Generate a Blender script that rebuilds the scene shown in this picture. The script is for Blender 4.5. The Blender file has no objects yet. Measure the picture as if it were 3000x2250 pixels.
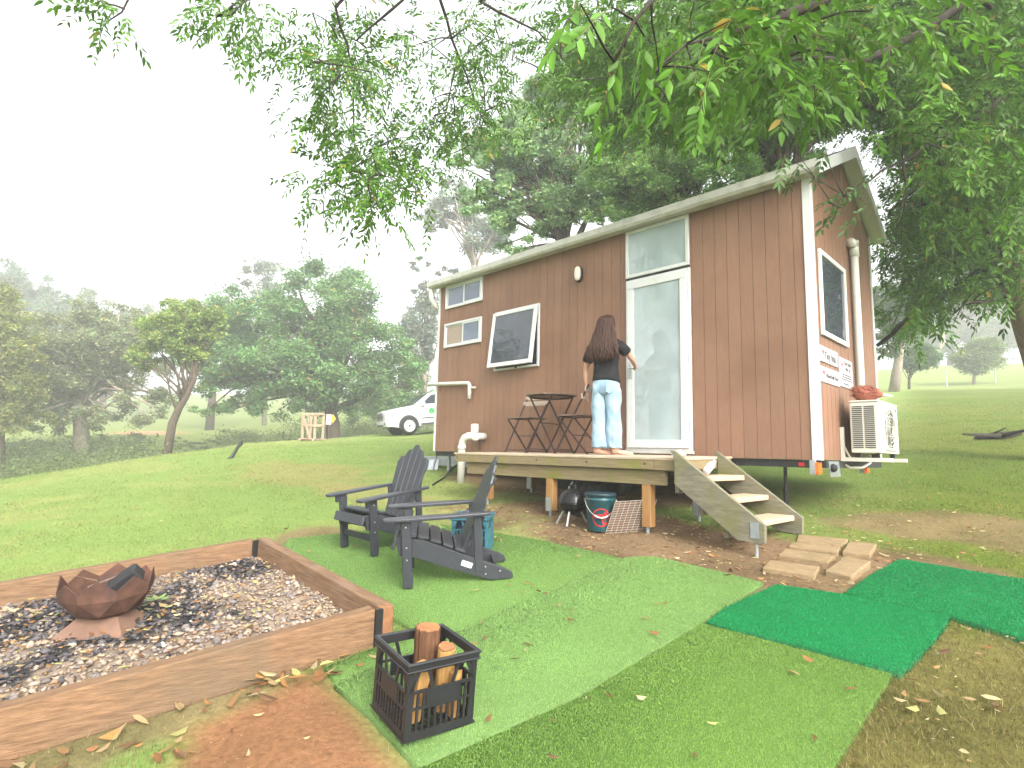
import bpy, bmesh, math, numpy as np
from mathutils import Vector, Matrix
R = math.radians
rng = np.random.default_rng(7)
scene = bpy.context.scene
COL = scene.collection

# ------------------------------------------------------------------ camera
CAM = np.array([7.68284, -5.88582, -0.006715]); F = 1655.917
def basis(yaw, pitch, roll):
    f = np.array([math.cos(pitch)*math.cos(yaw), math.cos(pitch)*math.sin(yaw), math.sin(pitch)])
    r = np.array([math.sin(yaw), -math.cos(yaw), 0.0]); u = np.cross(r, f)
    c, s = math.cos(roll), math.sin(roll)
    return f, c*r + s*u, -s*r + c*u
FW, RT, UP = basis(R(134.86987), R(6.978897), R(1.368812))
cd = bpy.data.cameras.new('camera'); cam = bpy.data.objects.new('camera', cd); COL.objects.link(cam)
cam.matrix_world = Matrix(((RT[0], UP[0], -FW[0], CAM[0]), (RT[1], UP[1], -FW[1], CAM[1]), (RT[2], UP[2], -FW[2], CAM[2]), (0, 0, 0, 1)))
cd.sensor_width = 36; cd.lens = F/3000*36; cd.clip_end = 3000; cd.clip_start = 0.05
scene.camera = cam
def at(px, py, D):            # a measured point of the survey picture at depth D metres -> world
    return CAM + (FW + RT*(px-1500)/F - UP*(py-1125)/F)*D

# ------------------------------------------------------------------ noise
def _h(i, j, s):
    n = (i.astype(np.int64)*374761393 + j.astype(np.int64)*668265263 + s*1442695041) & 0xffffffff
    n = ((n ^ (n >> 13))*1274126177) & 0xffffffff
    return ((n ^ (n >> 16)) & 0xffff)/65535.0
def vn(x, y, s=0):
    i = np.floor(x); j = np.floor(y); u = x-i; v = y-j; u = u*u*(3-2*u); v = v*v*(3-2*v)
    i = i.astype(np.int64); j = j.astype(np.int64)
    return (_h(i, j, s)*(1-u)+_h(i+1, j, s)*u)*(1-v)+(_h(i, j+1, s)*(1-u)+_h(i+1, j+1, s)*u)*v
def fbm(x, y, s=0, o=4):
    a = 0.5; t = 0; m = 0
    for k in range(o):
        t = t+a*vn(x*2**k, y*2**k, s+k*17); m += a; a *= .5
    return t/m
def sst(a, b, x):
    t = np.clip((x-a)/(b-a), 0, 1); return t*t*(3-2*t)

# ------------------------------------------------------------------ terrain
PC = -.39305
def plane(x, y): return PC-.04*x+.125*y
ctl = []
for x, y in [(7.7,-5.9),(5.6,-4.3),(4.8,-1.15),(2.6,-1.15),(6,-.5),(2.8,-3.2),(9,0),(3,2.5),(7,6),(10,-4),(4,-8),(8,-10),(12,3),(.5,-1),(1,-4),(2.2,-5.5),(0,1.5)]:
    ctl.append((x, y, plane(x, y)))
for px, py, D in [(0,1405,14),(250,1370,16),(400,1345,18),(700,1300,22),(905,1290,24),(1115,1270,26),(1198,1275,25),(1250,1262,30),(1198,1296,17),(1000,1308,15),(800,1328,14),(600,1350,13),(1198,1285,21),(900,1302,19),(700,1314,17)]:
    ctl.append(tuple(at(px, py, D)))
ctl += [(-16,-5.2,-2.1),(-17,-2.8,-1.8),(-18.2,-.6,-1.4),(-20.5,4,-.7),(-21,8,-.3),(-22,16,.9),(-25,-6,-3.3),(-27,2,-2.7),(-28,9,-1.6),(-29,18,0)]
for px, py, D in [(100,1290,42),(240,1280,42),(560,1262,58),(560,1205,88),(300,1230,80),(900,1250,52),(1250,1240,58),(2800,1146,41),(2620,1143,33),(2700,1072,72),(3000,1066,72),(2000,1140,45)]:
    ctl.append(tuple(at(px, py, D)))
ctl += [(8,-45,-5),(-35,-45,-5),(45,-30,-4),(60,20,2),(-130,-60,6),(-130,60,14),(0,150,20),(120,110,16),(120,-60,0),(0,-120,-8),(-60,130,18)]
ctl = np.array(ctl)
def _ker(r): return r
_n = len(ctl)
_d = np.hypot(ctl[:,None,0]-ctl[None,:,0], ctl[:,None,1]-ctl[None,:,1])
_A = np.zeros((_n+3, _n+3)); _A[:_n,:_n] = _ker(_d)-np.eye(_n)*.02; _A[:_n,_n] = 1; _A[:_n,_n+1:] = ctl[:,:2]; _A[_n,:_n] = 1; _A[_n+1:,:_n] = ctl[:,:2].T
_w = np.linalg.solve(_A, np.r_[ctl[:,2]-plane(ctl[:,0], ctl[:,1]), 0, 0, 0])
def G(x, y):
    x = np.asarray(x, float); y = np.asarray(y, float); sh = x.shape; x = x.ravel(); y = y.ravel()
    z = plane(x, y)+_w[_n]+_w[_n+1]*x+_w[_n+2]*y
    for k in range(_n): z = z+_w[k]*_ker(np.hypot(x-ctl[k,0], y-ctl[k,1]))
    r = np.hypot(x-5, y+2)                                 # the measured plane rules close to the camera
    t = sst(5.5, 9.5, r); p = plane(x, y)
    z = p*(1-t)+z*t
    return z.reshape(sh)
def g1(x, y): return float(G(np.array([x]), np.array([y]))[0])
def gpix(px, py, lo=1.0, hi=120.0):   # where the survey ray meets the terrain
    prev = lo
    for D in np.arange(lo, hi, .15):
        P = at(px, py, D)
        if P[2] < g1(P[0], P[1]):
            a, b = prev, D
            for _ in range(20):
                m = (a+b)/2; Q = at(px, py, m)
                if Q[2] < g1(Q[0], Q[1]): b = m
                else: a = m
            return at(px, py, b)
        prev = D
    return at(px, py, hi)

# ------------------------------------------------------------------ mesh helpers
class MB:
    def __init__(s): s.v = []; s.f = []; s.m = []
    def add(s, V, Fc, mi=0):
        o = len(s.v); s.v += [tuple(map(float, p)) for p in V]; s.f += [tuple(i+o for i in f) for f in Fc]; s.m += [mi]*len(Fc); return s
    def box(s, x0, x1, y0, y1, z0, z1, M=None, mi=0):
        V = [(x,y,z) for z in (z0,z1) for y in (y0,y1) for x in (x0,x1)]
        if M is not None: V = [tuple(M @ Vector(p)) for p in V]
        return s.add(V, [(0,2,3,1),(4,5,7,6),(0,1,5,4),(2,6,7,3),(0,4,6,2),(1,3,7,5)], mi)
    def prism(s, poly, fn, a, b, mi=0):      # poly of 2D points, fn(u,v,w)->xyz, extruded w=a..b
        n = len(poly)
        V = [fn(u,v,a) for u,v in poly]+[fn(u,v,b) for u,v in poly]
        Fc = [tuple(range(n))[::-1], tuple(range(n,2*n))]+[(i,(i+1)%n,n+(i+1)%n,n+i) for i in range(n)]
        return s.add(V, Fc, mi)
    def loft(s, rings, cap=True, mi=0):      # rings: equal-length closed loops
        n = len(rings[0]); V = [p for r in rings for p in r]; Fc = []
        for k in range(len(rings)-1):
            for i in range(n): Fc.append((k*n+i, k*n+(i+1)%n, (k+1)*n+(i+1)%n, (k+1)*n+i))
        if cap: Fc += [tuple(range(n))[::-1], tuple((len(rings)-1)*n+i for i in range(n))]
        return s.add(V, Fc, mi)
    def tube(s, pts, rad, n=8, cap=True, mi=0, ref=None):
        pts = [Vector(p) for p in pts]
        if not hasattr(rad, '__len__'): rad = [rad]*len(pts)
        T = [(pts[min(i+1, len(pts)-1)]-pts[max(i-1, 0)]).normalized() for i in range(len(pts))]
        u = T[0].orthogonal().normalized() if ref is None else (Vector(ref)-T[0]*Vector(ref).dot(T[0])).normalized()
        rings = []
        for p, t, r in zip(pts, T, rad):
            u = (u-t*u.dot(t)).normalized(); w = t.cross(u)
            rings.append([p+(u*math.cos(2*math.pi*k/n)+w*math.sin(2*math.pi*k/n))*r for k in range(n)])
        return s.loft(rings, cap, mi)
    def bar(s, a, b, w, h, up=(0,0,1), mi=0):   # square bar a->b, w sideways, h along up
        a = Vector(a); b = Vector(b); t = (b-a).normalized(); u = Vector(up); u = (u-t*u.dot(t)).normalized(); sd = t.cross(u)
        return s.loft([[p+sd*w/2*i+u*h/2*j for i, j in ((-1,-1),(1,-1),(1,1),(-1,1))] for p in (a, b)], True, mi)
    def lathe(s, prof, c, n=24, M=None, mi=0):  # prof (r,z)
        rings = []
        for r, z in prof:
            ring = [Vector((r*math.cos(2*math.pi*k/n), r*math.sin(2*math.pi*k/n), z)) for k in range(n)]
            if M is not None: ring = [M @ p for p in ring]
            rings.append([p+Vector(c) for p in ring])
        return s.loft(rings, True, mi)
    def build(s, name, mat, parent=None, smooth=False, bevel=0, sub=0, seg=1):
        me = bpy.data.meshes.new(name); me.from_pydata(s.v, [], s.f)
        mats = mat if isinstance(mat, (list, tuple)) else [mat]
        for m in mats: me.materials.append(m)
        if len(mats) > 1: me.polygons.foreach_set('material_index', s.m)
        bm = bmesh.new(); bm.from_mesh(me); bmesh.ops.recalc_face_normals(bm, faces=bm.faces); bm.to_mesh(me); bm.free()
        o = bpy.data.objects.new(name, me); COL.objects.link(o)
        if smooth: me.polygons.foreach_set('use_smooth', [True]*len(me.polygons))
        if bevel:
            b = o.modifiers.new('bevel', 'BEVEL'); b.width = bevel; b.segments = seg; b.limit_method = 'ANGLE'; b.angle_limit = R(40)
        if sub:
            q = o.modifiers.new('sub', 'SUBSURF'); q.levels = q.render_levels = sub
        return par(o, parent)
def world(o):
    return o.matrix_basis.copy() if o.parent is None else world(o.parent) @ o.matrix_parent_inverse @ o.matrix_basis
def par(o, parent):
    if parent is not None:
        o.parent = parent
        o.matrix_parent_inverse = world(parent).inverted()
    return o
def tag(o, label=None, cat=None, group=None, kind=None):
    if label: o['label'] = label
    if cat: o['category'] = cat
    if group: o['group'] = group
    if kind: o['kind'] = kind
    return o
def thing(name, label, cat, loc, group=None):
    o = bpy.data.objects.new(name, None); COL.objects.link(o); o.location = Vector([float(c) for c in loc]); o.empty_display_size = .2
    return tag(o, label, cat, group)
def npmesh(name, V, Fc, mat, parent=None, col=None, smooth=False):
    V = np.asarray(V, np.float32); Fc = np.asarray(Fc, np.int32); k = Fc.shape[1]
    me = bpy.data.meshes.new(name); me.vertices.add(len(V)); me.vertices.foreach_set('co', V.ravel())
    me.loops.add(Fc.size); me.loops.foreach_set('vertex_index', Fc.ravel())
    me.polygons.add(len(Fc)); me.polygons.foreach_set('loop_start', np.arange(0, Fc.size, k, dtype=np.int32))
    try: me.polygons.foreach_set('loop_total', np.full(len(Fc), k, np.int32))
    except Exception: pass
    me.update(calc_edges=True)
    if smooth: me.polygons.foreach_set('use_smooth', np.ones(len(Fc), bool))
    if col is not None:
        a = me.color_attributes.new('Col', 'FLOAT_COLOR', 'POINT')
        c = np.ones((len(V), 4), np.float32); c[:, :3] = col; a.data.foreach_set('color', c.ravel())
    for m in (mat if isinstance(mat, (list, tuple)) else [mat]): me.materials.append(m)
    o = bpy.data.objects.new(name, me); COL.objects.link(o)
    return par(o, parent)

# ------------------------------------------------------------------ materials
def newmat(name):
    m = bpy.data.materials.new(name); m.use_nodes = True
    nt = m.node_tree; b = nt.nodes['Principled BSDF']; return m, nt, b
def mat(name, c, rough=.6, var=.15, scale=6, stretch=(1,1,1), bump=.0, metal=0, spec=.4, c2=None, s2=3, t2=(.5,.65), coat=0, bscale=None):
    """base colour with two octaves of procedural variation, an optional second blotchy colour and bump"""
    m, nt, b = newmat(name); N = nt.nodes.new; L = nt.links.new
    tc = N('ShaderNodeTexCoord'); mp = N('ShaderNodeMapping'); mp.inputs['Scale'].default_value = stretch; L(tc.outputs['Object'], mp.inputs[0])
    n1 = N('ShaderNodeTexNoise'); n1.inputs['Scale'].default_value = scale; n1.inputs['Detail'].default_value = 8; n1.inputs['Roughness'].default_value = .65; L(mp.outputs[0], n1.inputs['Vector'])
    cr = N('ShaderNodeValToRGB'); e = cr.color_ramp.elements
    e[0].position = .3; e[1].position = .7
    e[0].color = (*[x*(1-var) for x in c], 1); e[1].color = (*[min(1, x*(1+var)) for x in c], 1); L(n1.outputs['Fac'], cr.inputs[0])
    out = cr.outputs[0]
    if c2:
        n2 = N('ShaderNodeTexNoise'); n2.inputs['Scale'].default_value = s2; n2.inputs['Detail'].default_value = 5; L(tc.outputs['Object'], n2.inputs['Vector'])
        r2 = N('ShaderNodeMapRange'); r2.inputs[1].default_value = t2[0]; r2.inputs[2].default_value = t2[1]; L(n2.outputs['Fac'], r2.inputs[0])
        mx = N('ShaderNodeMix'); mx.data_type = 'RGBA'; L(r2.outputs[0], mx.inputs[0]); L(out, mx.inputs[6]); mx.inputs[7].default_value = (*c2, 1); out = mx.outputs[2]
    L(out, b.inputs['Base Color']); b.inputs['Roughness'].default_value = rough; b.inputs['Metallic'].default_value = metal
    b.inputs['Specular IOR Level'].default_value = spec; b.inputs['Coat Weight'].default_value = coat
    if bump:
        n3 = n1
        if bscale:
            n3 = N('ShaderNodeTexNoise'); n3.inputs['Scale'].default_value = bscale; n3.inputs['Detail'].default_value = 6; L(mp.outputs[0], n3.inputs['Vector'])
        bp = N('ShaderNodeBump'); bp.inputs['Strength'].default_value = bump; bp.inputs['Distance'].default_value = .02; L(n3.outputs['Fac'], bp.inputs['Height']); L(bp.outputs[0], b.inputs['Normal'])
    return m
def colmat(name, rough=.75, trans=0, spec=.2, nscale=0, nvar=.3, bump=0, hue=None):
    """colour from the per-vertex albedo of the mesh, with fine noise; optional translucency for leaves"""
    m, nt, b = newmat(name); N = nt.nodes.new; L = nt.links.new
    a = N('ShaderNodeAttribute'); a.attribute_name = 'Col'; out = a.outputs['Color']
    tc = N('ShaderNodeTexCoord')
    if nscale:
        n1 = N('ShaderNodeTexNoise'); n1.inputs['Scale'].default_value = nscale; n1.inputs['Detail'].default_value = 9; n1.inputs['Roughness'].default_value = .7; L(tc.outputs['Object'], n1.inputs['Vector'])
        mr = N('ShaderNodeMapRange'); mr.inputs[1].default_value = .25; mr.inputs[2].default_value = .75; mr.inputs[3].default_value = 1-nvar; mr.inputs[4].default_value = 1+nvar; L(n1.outputs['Fac'], mr.inputs[0])
        vm = N('ShaderNodeVectorMath'); vm.operation = 'SCALE'; L(out, vm.inputs[0]); L(mr.outputs[0], vm.inputs['Scale']); out = vm.outputs[0]
        if bump:
            bp = N('ShaderNodeBump'); bp.inputs['Strength'].default_value = bump; bp.inputs['Distance'].default_value = .03; L(n1.outputs['Fac'], bp.inputs['Height']); L(bp.outputs[0], b.inputs['Normal'])
    L(out, b.inputs['Base Color']); b.inputs['Roughness'].default_value = rough; b.inputs['Specular IOR Level'].default_value = spec
    if trans:
        t = N('ShaderNodeBsdfTranslucent'); L(out, t.inputs[0]); mx = N('ShaderNodeMixShader'); mx.inputs[0].default_value = trans
        L(b.outputs[0], mx.inputs[1]); L(t.outputs[0], mx.inputs[2]); L(mx.outputs[0], nt.nodes['Material Output'].inputs['Surface'])
    return m
M = {}
M['clad'] = mat('brown_cladding', (.215,.115,.072), .55, .12, 9, (6,6,.6), .12, spec=.35, c2=(.170,.088,.053), s2=1.2, t2=(.45,.7), bscale=60)
nt_ = M['clad'].node_tree; b_ = nt_.nodes['Principled BSDF']; src = b_.inputs['Base Color'].links[0].from_socket      # each board a touch different
tc_ = nt_.nodes.new('ShaderNodeTexCoord'); sx = nt_.nodes.new('ShaderNodeSeparateXYZ'); nt_.links.new(tc_.outputs['Object'], sx.inputs[0])
ad = nt_.nodes.new('ShaderNodeMath'); ad.operation = 'ADD'; nt_.links.new(sx.outputs[0], ad.inputs[0]); nt_.links.new(sx.outputs[1], ad.inputs[1])
dv = nt_.nodes.new('ShaderNodeMath'); dv.operation = 'DIVIDE'; nt_.links.new(ad.outputs[0], dv.inputs[0]); dv.inputs[1].default_value = .138
fl_ = nt_.nodes.new('ShaderNodeMath'); fl_.operation = 'FLOOR'; nt_.links.new(dv.outputs[0], fl_.inputs[0])
wn = nt_.nodes.new('ShaderNodeTexWhiteNoise'); wn.noise_dimensions = '1D'; nt_.links.new(fl_.outputs[0], wn.inputs['W'])
mr_ = nt_.nodes.new('ShaderNodeMapRange'); mr_.inputs[3].default_value = .95; mr_.inputs[4].default_value = 1.05; nt_.links.new(wn.outputs['Value'], mr_.inputs[0])
vm_ = nt_.nodes.new('ShaderNodeVectorMath'); vm_.operation = 'SCALE'; nt_.links.new(src, vm_.inputs[0]); nt_.links.new(mr_.outputs[0], vm_.inputs['Scale']); nt_.links.new(vm_.outputs[0], b_.inputs['Base Color'])
M['white'] = mat('white_paint', (.54,.55,.545), .4, .05, 5, c2=(.45,.46,.42), s2=4, t2=(.6,.85), spec=.4)
M['trimgrey'] = mat('weathered_white_metal', (.43,.425,.38), .5, .12, 7, (1,1,3), c2=(.26,.26,.21), s2=6, t2=(.5,.8), spec=.4)
M['pvc'] = mat('white_pvc', (.55,.54,.49), .35, .06, 6, c2=(.5,.48,.42), s2=5, t2=(.55,.8))
M['roof'] = mat('zincalume_roof', (.55,.57,.58), .35, .08, 5, spec=.5, metal=.3)
def glassmat(name, base, film=.0):
    m, nt, b = newmat(name); N = nt.nodes.new; L = nt.links.new
    n = N('ShaderNodeTexNoise'); n.inputs['Scale'].default_value = 3; tc = N('ShaderNodeTexCoord'); L(tc.outputs['Object'], n.inputs['Vector'])
    cr = N('ShaderNodeValToRGB'); cr.color_ramp.elements[0].color = (*[c*.8 for c in base], 1); cr.color_ramp.elements[1].color = (*[c*1.2 for c in base], 1); L(n.outputs['Fac'], cr.inputs[0]); L(cr.outputs[0], b.inputs['Base Color'])
    b.inputs['Roughness'].default_value = .02; b.inputs['Specular IOR Level'].default_value = .7; b.inputs['IOR'].default_value = 1.55
    b.inputs['Coat Weight'].default_value = film; b.inputs['Coat Roughness'].default_value = .01; b.inputs['Coat IOR'].default_value = 1.6
    return m
M['glass'] = glassmat('window_glass', (.045,.052,.065), .0)
M['paleglass'] = glassmat('painted_sky_glass', (.15,.175,.235), .0)  # sky reflection put into the pale blue base colour
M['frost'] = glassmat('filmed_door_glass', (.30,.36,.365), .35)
M['curtain'] = mat('beige_blind', (.30,.24,.19), .8, .1, 20)
M['black'] = mat('black_metal', (.012,.012,.013), .4, .3, 12)
M['chassis'] = mat('chassis_steel', (.02,.02,.022), .6, .4, 9)
M['galv'] = mat('galvanised_steel', (.32,.35,.37), .4, .2, 14, metal=.6, spec=.5)
M['rubber'] = mat('black_rubber', (.015,.015,.016), .75, .3, 20, bump=.1)
M['deck'] = mat('weathered_pine', (.205,.160,.088), .75, .28, 5, (1.2,18,18), .25, c2=(.155,.165,.025), s2=2.6, t2=(.52,.72), spec=.2)
M['decktop'] = mat('pale_decking', (.42,.34,.25), .75, .18, 5, (1.2,14,14), .2, c2=(.36,.27,.19), s2=5, t2=(.5,.75), spec=.2)
M['post'] = mat('cypress_post', (.30,.165,.062), .7, .22, 4, (14,14,1.2), .2, c2=(.22,.10,.04), s2=4, t2=(.5,.75), spec=.2)
M['string'] = mat('grey_green_pine', (.150,.138,.098), .75, .28, 4, (2,12,9), .25, c2=(.125,.130,.030), s2=2.4, t2=(.5,.72), spec=.2)
M['tread'] = mat('pale_tread', (.43,.315,.215), .7, .12, 5, (14,1.2,14), .15, c2=(.42,.31,.21), s2=5, t2=(.5,.8), spec=.2)
M['sleeper'] = mat('hardwood_sleeper', (.165,.096,.052), .75, .42, 3.5, (14,.8,18), .45, c2=(.115,.085,.055), s2=2.0, t2=(.48,.75), spec=.2)
M['sleeperx'] = mat('hardwood_sleeper_long', (.165,.098,.056), .75, .42, 3.5, (.8,14,18), .45, c2=(.235,.165,.125), s2=2.0, t2=(.5,.75), spec=.2)
M['sawn'] = mat('fresh_sawn_end', (.19,.092,.045), .7, .35, 14, bump=.2, spec=.2)
M['adir'] = mat('charcoal_plastic_lumber', (.027,.029,.036), .42, .18, 8, (3,3,3), .05, spec=.5)
M['screw'] = mat('zinc_screw', (.6,.6,.58), .3, .1, 20, metal=.7)
M['crate'] = mat('black_crate_plastic', (.014,.014,.016), .38, .25, 10, bump=.03, spec=.5)
M['bluecrate'] = mat('teal_crate_plastic', (.03,.12,.15), .4, .2, 10, spec=.5)
M['log'] = mat('split_firewood', (.36,.205,.07), .8, .3, 5, (12,12,1.0), .4, c2=(.28,.13,.05), s2=6, t2=(.5,.7), spec=.15)
M['bark'] = mat('log_bark', (.10,.050,.028), .9, .35, 8, (10,10,1.5), .6, spec=.1)
M['logend'] = mat('log_end_grain', (.27,.13,.06), .85, .3, 18, bump=.25, spec=.1)
M['rust'] = mat('rusted_steel', (.092,.045,.030), .8, .5, 9, bump=.25, c2=(.05,.028,.024), s2=7, t2=(.45,.7), metal=.1, spec=.25)
M['char'] = mat('charcoal', (.018,.018,.02), .8, .5, 14, bump=.6, spec=.3)
M['enamel'] = mat('black_enamel', (.007,.007,.008), .14, .2, 8, spec=.22, coat=0)
M['bucket'] = mat('teal_bucket_plastic', (.008,.055,.065), .3, .12, 6, spec=.5)
M['red'] = mat('red_print', (.42,.012,.014), .4, .08, 8)
M['wire'] = mat('bright_wire', (.5,.5,.48), .35, .1, 20, metal=.6)
M['board'] = mat('brown_board', (.12,.062,.030), .8, .25, 6, (1,1,3), .2)
M['ironbrown'] = mat('dark_brown_frame', (.030,.016,.014), .45, .3, 12, spec=.4)
M['slat'] = mat('weathered_acacia_slat', (.16,.105,.075), .7, .25, 6, (2,12,6), .2, c2=(.26,.20,.15), s2=5, t2=(.5,.75))
M['slatpale'] = mat('grey_acacia_slat', (.33,.27,.21), .7, .2, 6, (2,12,6), .2)
M['skin'] = mat('skin', (.48,.27,.19), .5, .07, 14, spec=.35)
M['hair'] = mat('dark_brown_hair', (.040,.018,.012), .5, .8, 9, (14,14,1.6), .4, spec=.2)
M['tee'] = mat('black_cotton', (.012,.012,.014), .85, .25, 18, bump=.3, spec=.2, bscale=9)
M['denim'] = mat('light_blue_denim', (.225,.325,.415), .85, .22, 7, (1,1,.7), .9, c2=(.32,.42,.50), s2=7, t2=(.45,.7), spec=.15, bscale=12)
M['acwhite'] = mat('ivory_casing', (.52,.51,.44), .4, .05, 4, c2=(.52,.50,.42), s2=4, t2=(.5,.8))
M['acdark'] = mat('dark_vent', (.02,.022,.024), .6, .3, 9)
M['echid'] = mat('rust_red_spikes', (.26,.075,.04), .6, .35, 12, bump=.3)
M['sign'] = mat('white_sign', (.36,.345,.365), .35, .03, 4)
M['ink'] = mat('grey_ink', (.012,.011,.012), .9, .1, 10)
M['pinkink'] = mat('pink_red_ink', (.38,.05,.07), .6, .1, 10)
M['amber'] = mat('amber_lens', (.75,.11,.015), .25, .1, 8, spec=.6)
M['lampdif'] = mat('opal_diffuser', (.70,.64,.56), .3, .04, 6)
M['carwhite'] = mat('white_car_paint', (.58,.59,.61), .25, .03, 3, coat=.8)
M['cargrey'] = mat('dark_trim', (.03,.032,.035), .5, .2, 9)
M['silver'] = mat('silver_alloy', (.5,.5,.5), .35, .1, 9, metal=.7)
M['lens'] = mat('headlamp_lens', (.35,.37,.38), .1, .15, 20, spec=.8)
M['greenlogo'] = mat('green_print', (.03,.30,.07), .5, .1, 8)
M['yellow'] = mat('yellow_paint', (.60,.42,.03), .5, .12, 8)
M['pallet'] = mat('raw_pallet_timber', (.30,.215,.15), .8, .2, 6, (4,4,4), .2)
M['paver'] = mat('tan_timber_paver', (.225,.160,.090), .8, .28, 7, (2,9,9), .3, c2=(.165,.13,.06), s2=5, t2=(.5,.75), spec=.15)
M['treebark'] = mat('grey_brown_bark', (.085,.062,.046), .9, .4, 5, (3,3,.6), .8, spec=.1)
M['palebark'] = mat('pale_gum_bark', (.26,.22,.18), .85, .25, 4, (3,3,.6), .4, c2=(.18,.14,.10), s2=3, t2=(.5,.7), spec=.1)
M['darkbark'] = mat('dark_wet_bark', (.042,.035,.028), .9, .4, 6, (3,3,.6), .6, spec=.1)
M['plastic'] = mat('clear_plastic_bottle', (.55,.57,.58), .12, .2, 25, spec=.7, bump=.3)
M['hose'] = mat('black_hose', (.012,.012,.013), .5, .2, 20)
M['trunkbark'] = mat('brown_flaky_bark', (.17,.115,.070), .9, .45, 6, (3,3,.6), .6, spec=.1)
M['leaf'] = colmat('leaf', .5, .38, .25)
M['farleaf'] = colmat('far_leaf', .7, .4, .1)
M['ground'] = colmat('ground_soil_and_lawn', .95, 0, .05, 34, .38, .55)
M['blade'] = colmat('grass_blade', .7, .3, .15)
M['turf'] = colmat('synthetic_turf', .6, .18, .2)
M['stone'] = colmat('gravel_stone', .85, 0, .2, 60, .2)
M['litter'] = colmat('dry_leaf', .7, .25, .2, 40, .2)

# ------------------------------------------------------------------ light and sky
w = bpy.data.worlds.new('World'); scene.world = w; w.use_nodes = True
nt = w.node_tree; bg = nt.nodes['Background']; sky = nt.nodes.new('ShaderNodeTexSky'); sky.sky_type = 'NISHITA'; sky.sun_disc = False
SUN_EL, SUN_AZ = R(33), R(110)            # azimuth clockwise from +Y
sky.sun_elevation = SUN_EL; sky.sun_rotation = SUN_AZ; sky.air_density = 1.0; sky.dust_density = 6.0; sky.ozone_density = 1.0; sky.altitude = 100
hs = nt.nodes.new('ShaderNodeHueSaturation'); hs.inputs['Saturation'].default_value = .22; nt.links.new(sky.outputs[0], hs.inputs['Color']); nt.links.new(hs.outputs[0], bg.inputs[0])
bg.inputs[1].default_value = .15
sd = bpy.data.lights.new('sun', 'SUN'); so = bpy.data.objects.new('sun', sd); COL.objects.link(so)
sd.energy = 1.0; sd.angle = R(30); sd.color = (1, .96, .9)
dirv = Vector((math.sin(SUN_AZ)*math.cos(SUN_EL), math.cos(SUN_AZ)*math.cos(SUN_EL), math.sin(SUN_EL)))
so.rotation_euler = dirv.to_track_quat('Z', 'Y').to_euler(); so.location = (10, -10, 30)
vs = scene.view_settings; vs.view_transform = 'Standard'; vs.look = 'None'; vs.exposure = 2.24; vs.gamma = 1
scene.cycles.max_bounces = 8; scene.cycles.volume_bounces = 1; scene.cycles.transparent_max_bounces = 8
try: scene.cycles.use_denoising = True
except Exception: pass
DEBUG = 0; HAZE = .0048
# ------------------------------------------------------------------ plan polygons (world metres)
MAT_A = [(2.15,-3.36),(2.6,-2.55),(2.98,-2.10),(4.05,-1.93),(4.83,-1.91),(5.05,-1.93),(5.05,-4.40),(4.86,-4.37),(4.86,-3.80),(3.4,-3.73),(2.55,-3.69)]
MAT_B = [(5.056,-4.42),(5.056,-1.88),(5.22,-1.735),(5.7,-1.76),(6.10,-1.80),(6.07,-2.66),(6.01,-3.75),(5.86,-4.50),(5.40,-4.44)]
MAT_C = [(5.866,-4.50),(6.016,-3.75),(6.078,-2.665),(6.30,-2.652),(7.00,-2.63),(6.985,-3.5),(6.96,-4.68)]
MAT_D = [(6.10,-2.66),(6.09,-2.4),(6.185,-1.80),(6.56,-1.72),(7.11,-1.715),(7.09,-2.1),(7.03,-2.615),(6.6,-2.62)]
MAT_E = [(6.565,-1.712),(6.61,-1.2),(6.69,-.70),(7.4,-.72),(8.6,-.80),(8.62,-1.86),(7.42,-1.82),(7.115,-1.707)]
PIT = [(4.82,-3.94),(2.66,-3.80),(2.10,-7.4),(4.27,-7.4)]
PAD = [(4.80,-4.37),(5.40,-4.44),(5.86,-4.50),(6.3,-4.58),(6.4,-5.2),(6.2,-6.6),(5.5,-6.5),(5.15,-5.12),(4.86,-5.04)]
def pip(x, y, poly):
    ins = np.zeros(x.shape, bool); n = len(poly)
    for i in range(n):
        x1, y1 = poly[i]; x2, y2 = poly[(i+1) % n]
        c = ((y1 > y) != (y2 > y)) & (x < (x2-x1)*(y-y1)/((y2-y1) if y2 != y1 else 1e-9)+x1); ins ^= c
    return ins
def pdist(x, y, poly):
    d = np.full(x.shape, 1e9); n = len(poly)
    for i in range(n):
        ax, ay = poly[i]; bx, by = poly[(i+1) % n]; vx, vy = bx-ax, by-ay
        t = np.clip(((x-ax)*vx+(y-ay)*vy)/(vx*vx+vy*vy), 0, 1); d = np.minimum(d, np.hypot(x-ax-t*vx, y-ay-t*vy))
    return np.where(pip(x, y, poly), -d, d)
def ell(x, y, cx, cy, rx, ry, seed, amp=.45):
    r = np.hypot((x-cx)/rx, (y-cy)/ry)+(fbm(x*1.6, y*1.6, seed, 4)-.5)*2*amp+(fbm(x*9, y*9, seed+3, 3)-.5)*amp*.8
    return 1-sst(.72, 1.08, r)
def dirtmask(x, y):
    d = ell(x, y, 4.9, -1.2, 2.4, 1.0, 11)
    d = np.maximum(d, ell(x, y, 2.6, .7, 2.7, 1.3, 14, .25))
    d = np.maximum(d, ell(x, y, 6.6, -1.05, 1.25, .75, 12)*.9)
    d = np.maximum(d, ell(x, y, 6.9, .7, 1.15, .75, 13)*.72)
    d = np.maximum(d, ell(x, y, 2.2, -3.15, .5, .4, 15)*.8)
    d = np.maximum(d, ell(x, y, 4.5, -5.4, .55, 1.3, 16)*.75)
    return d
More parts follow.
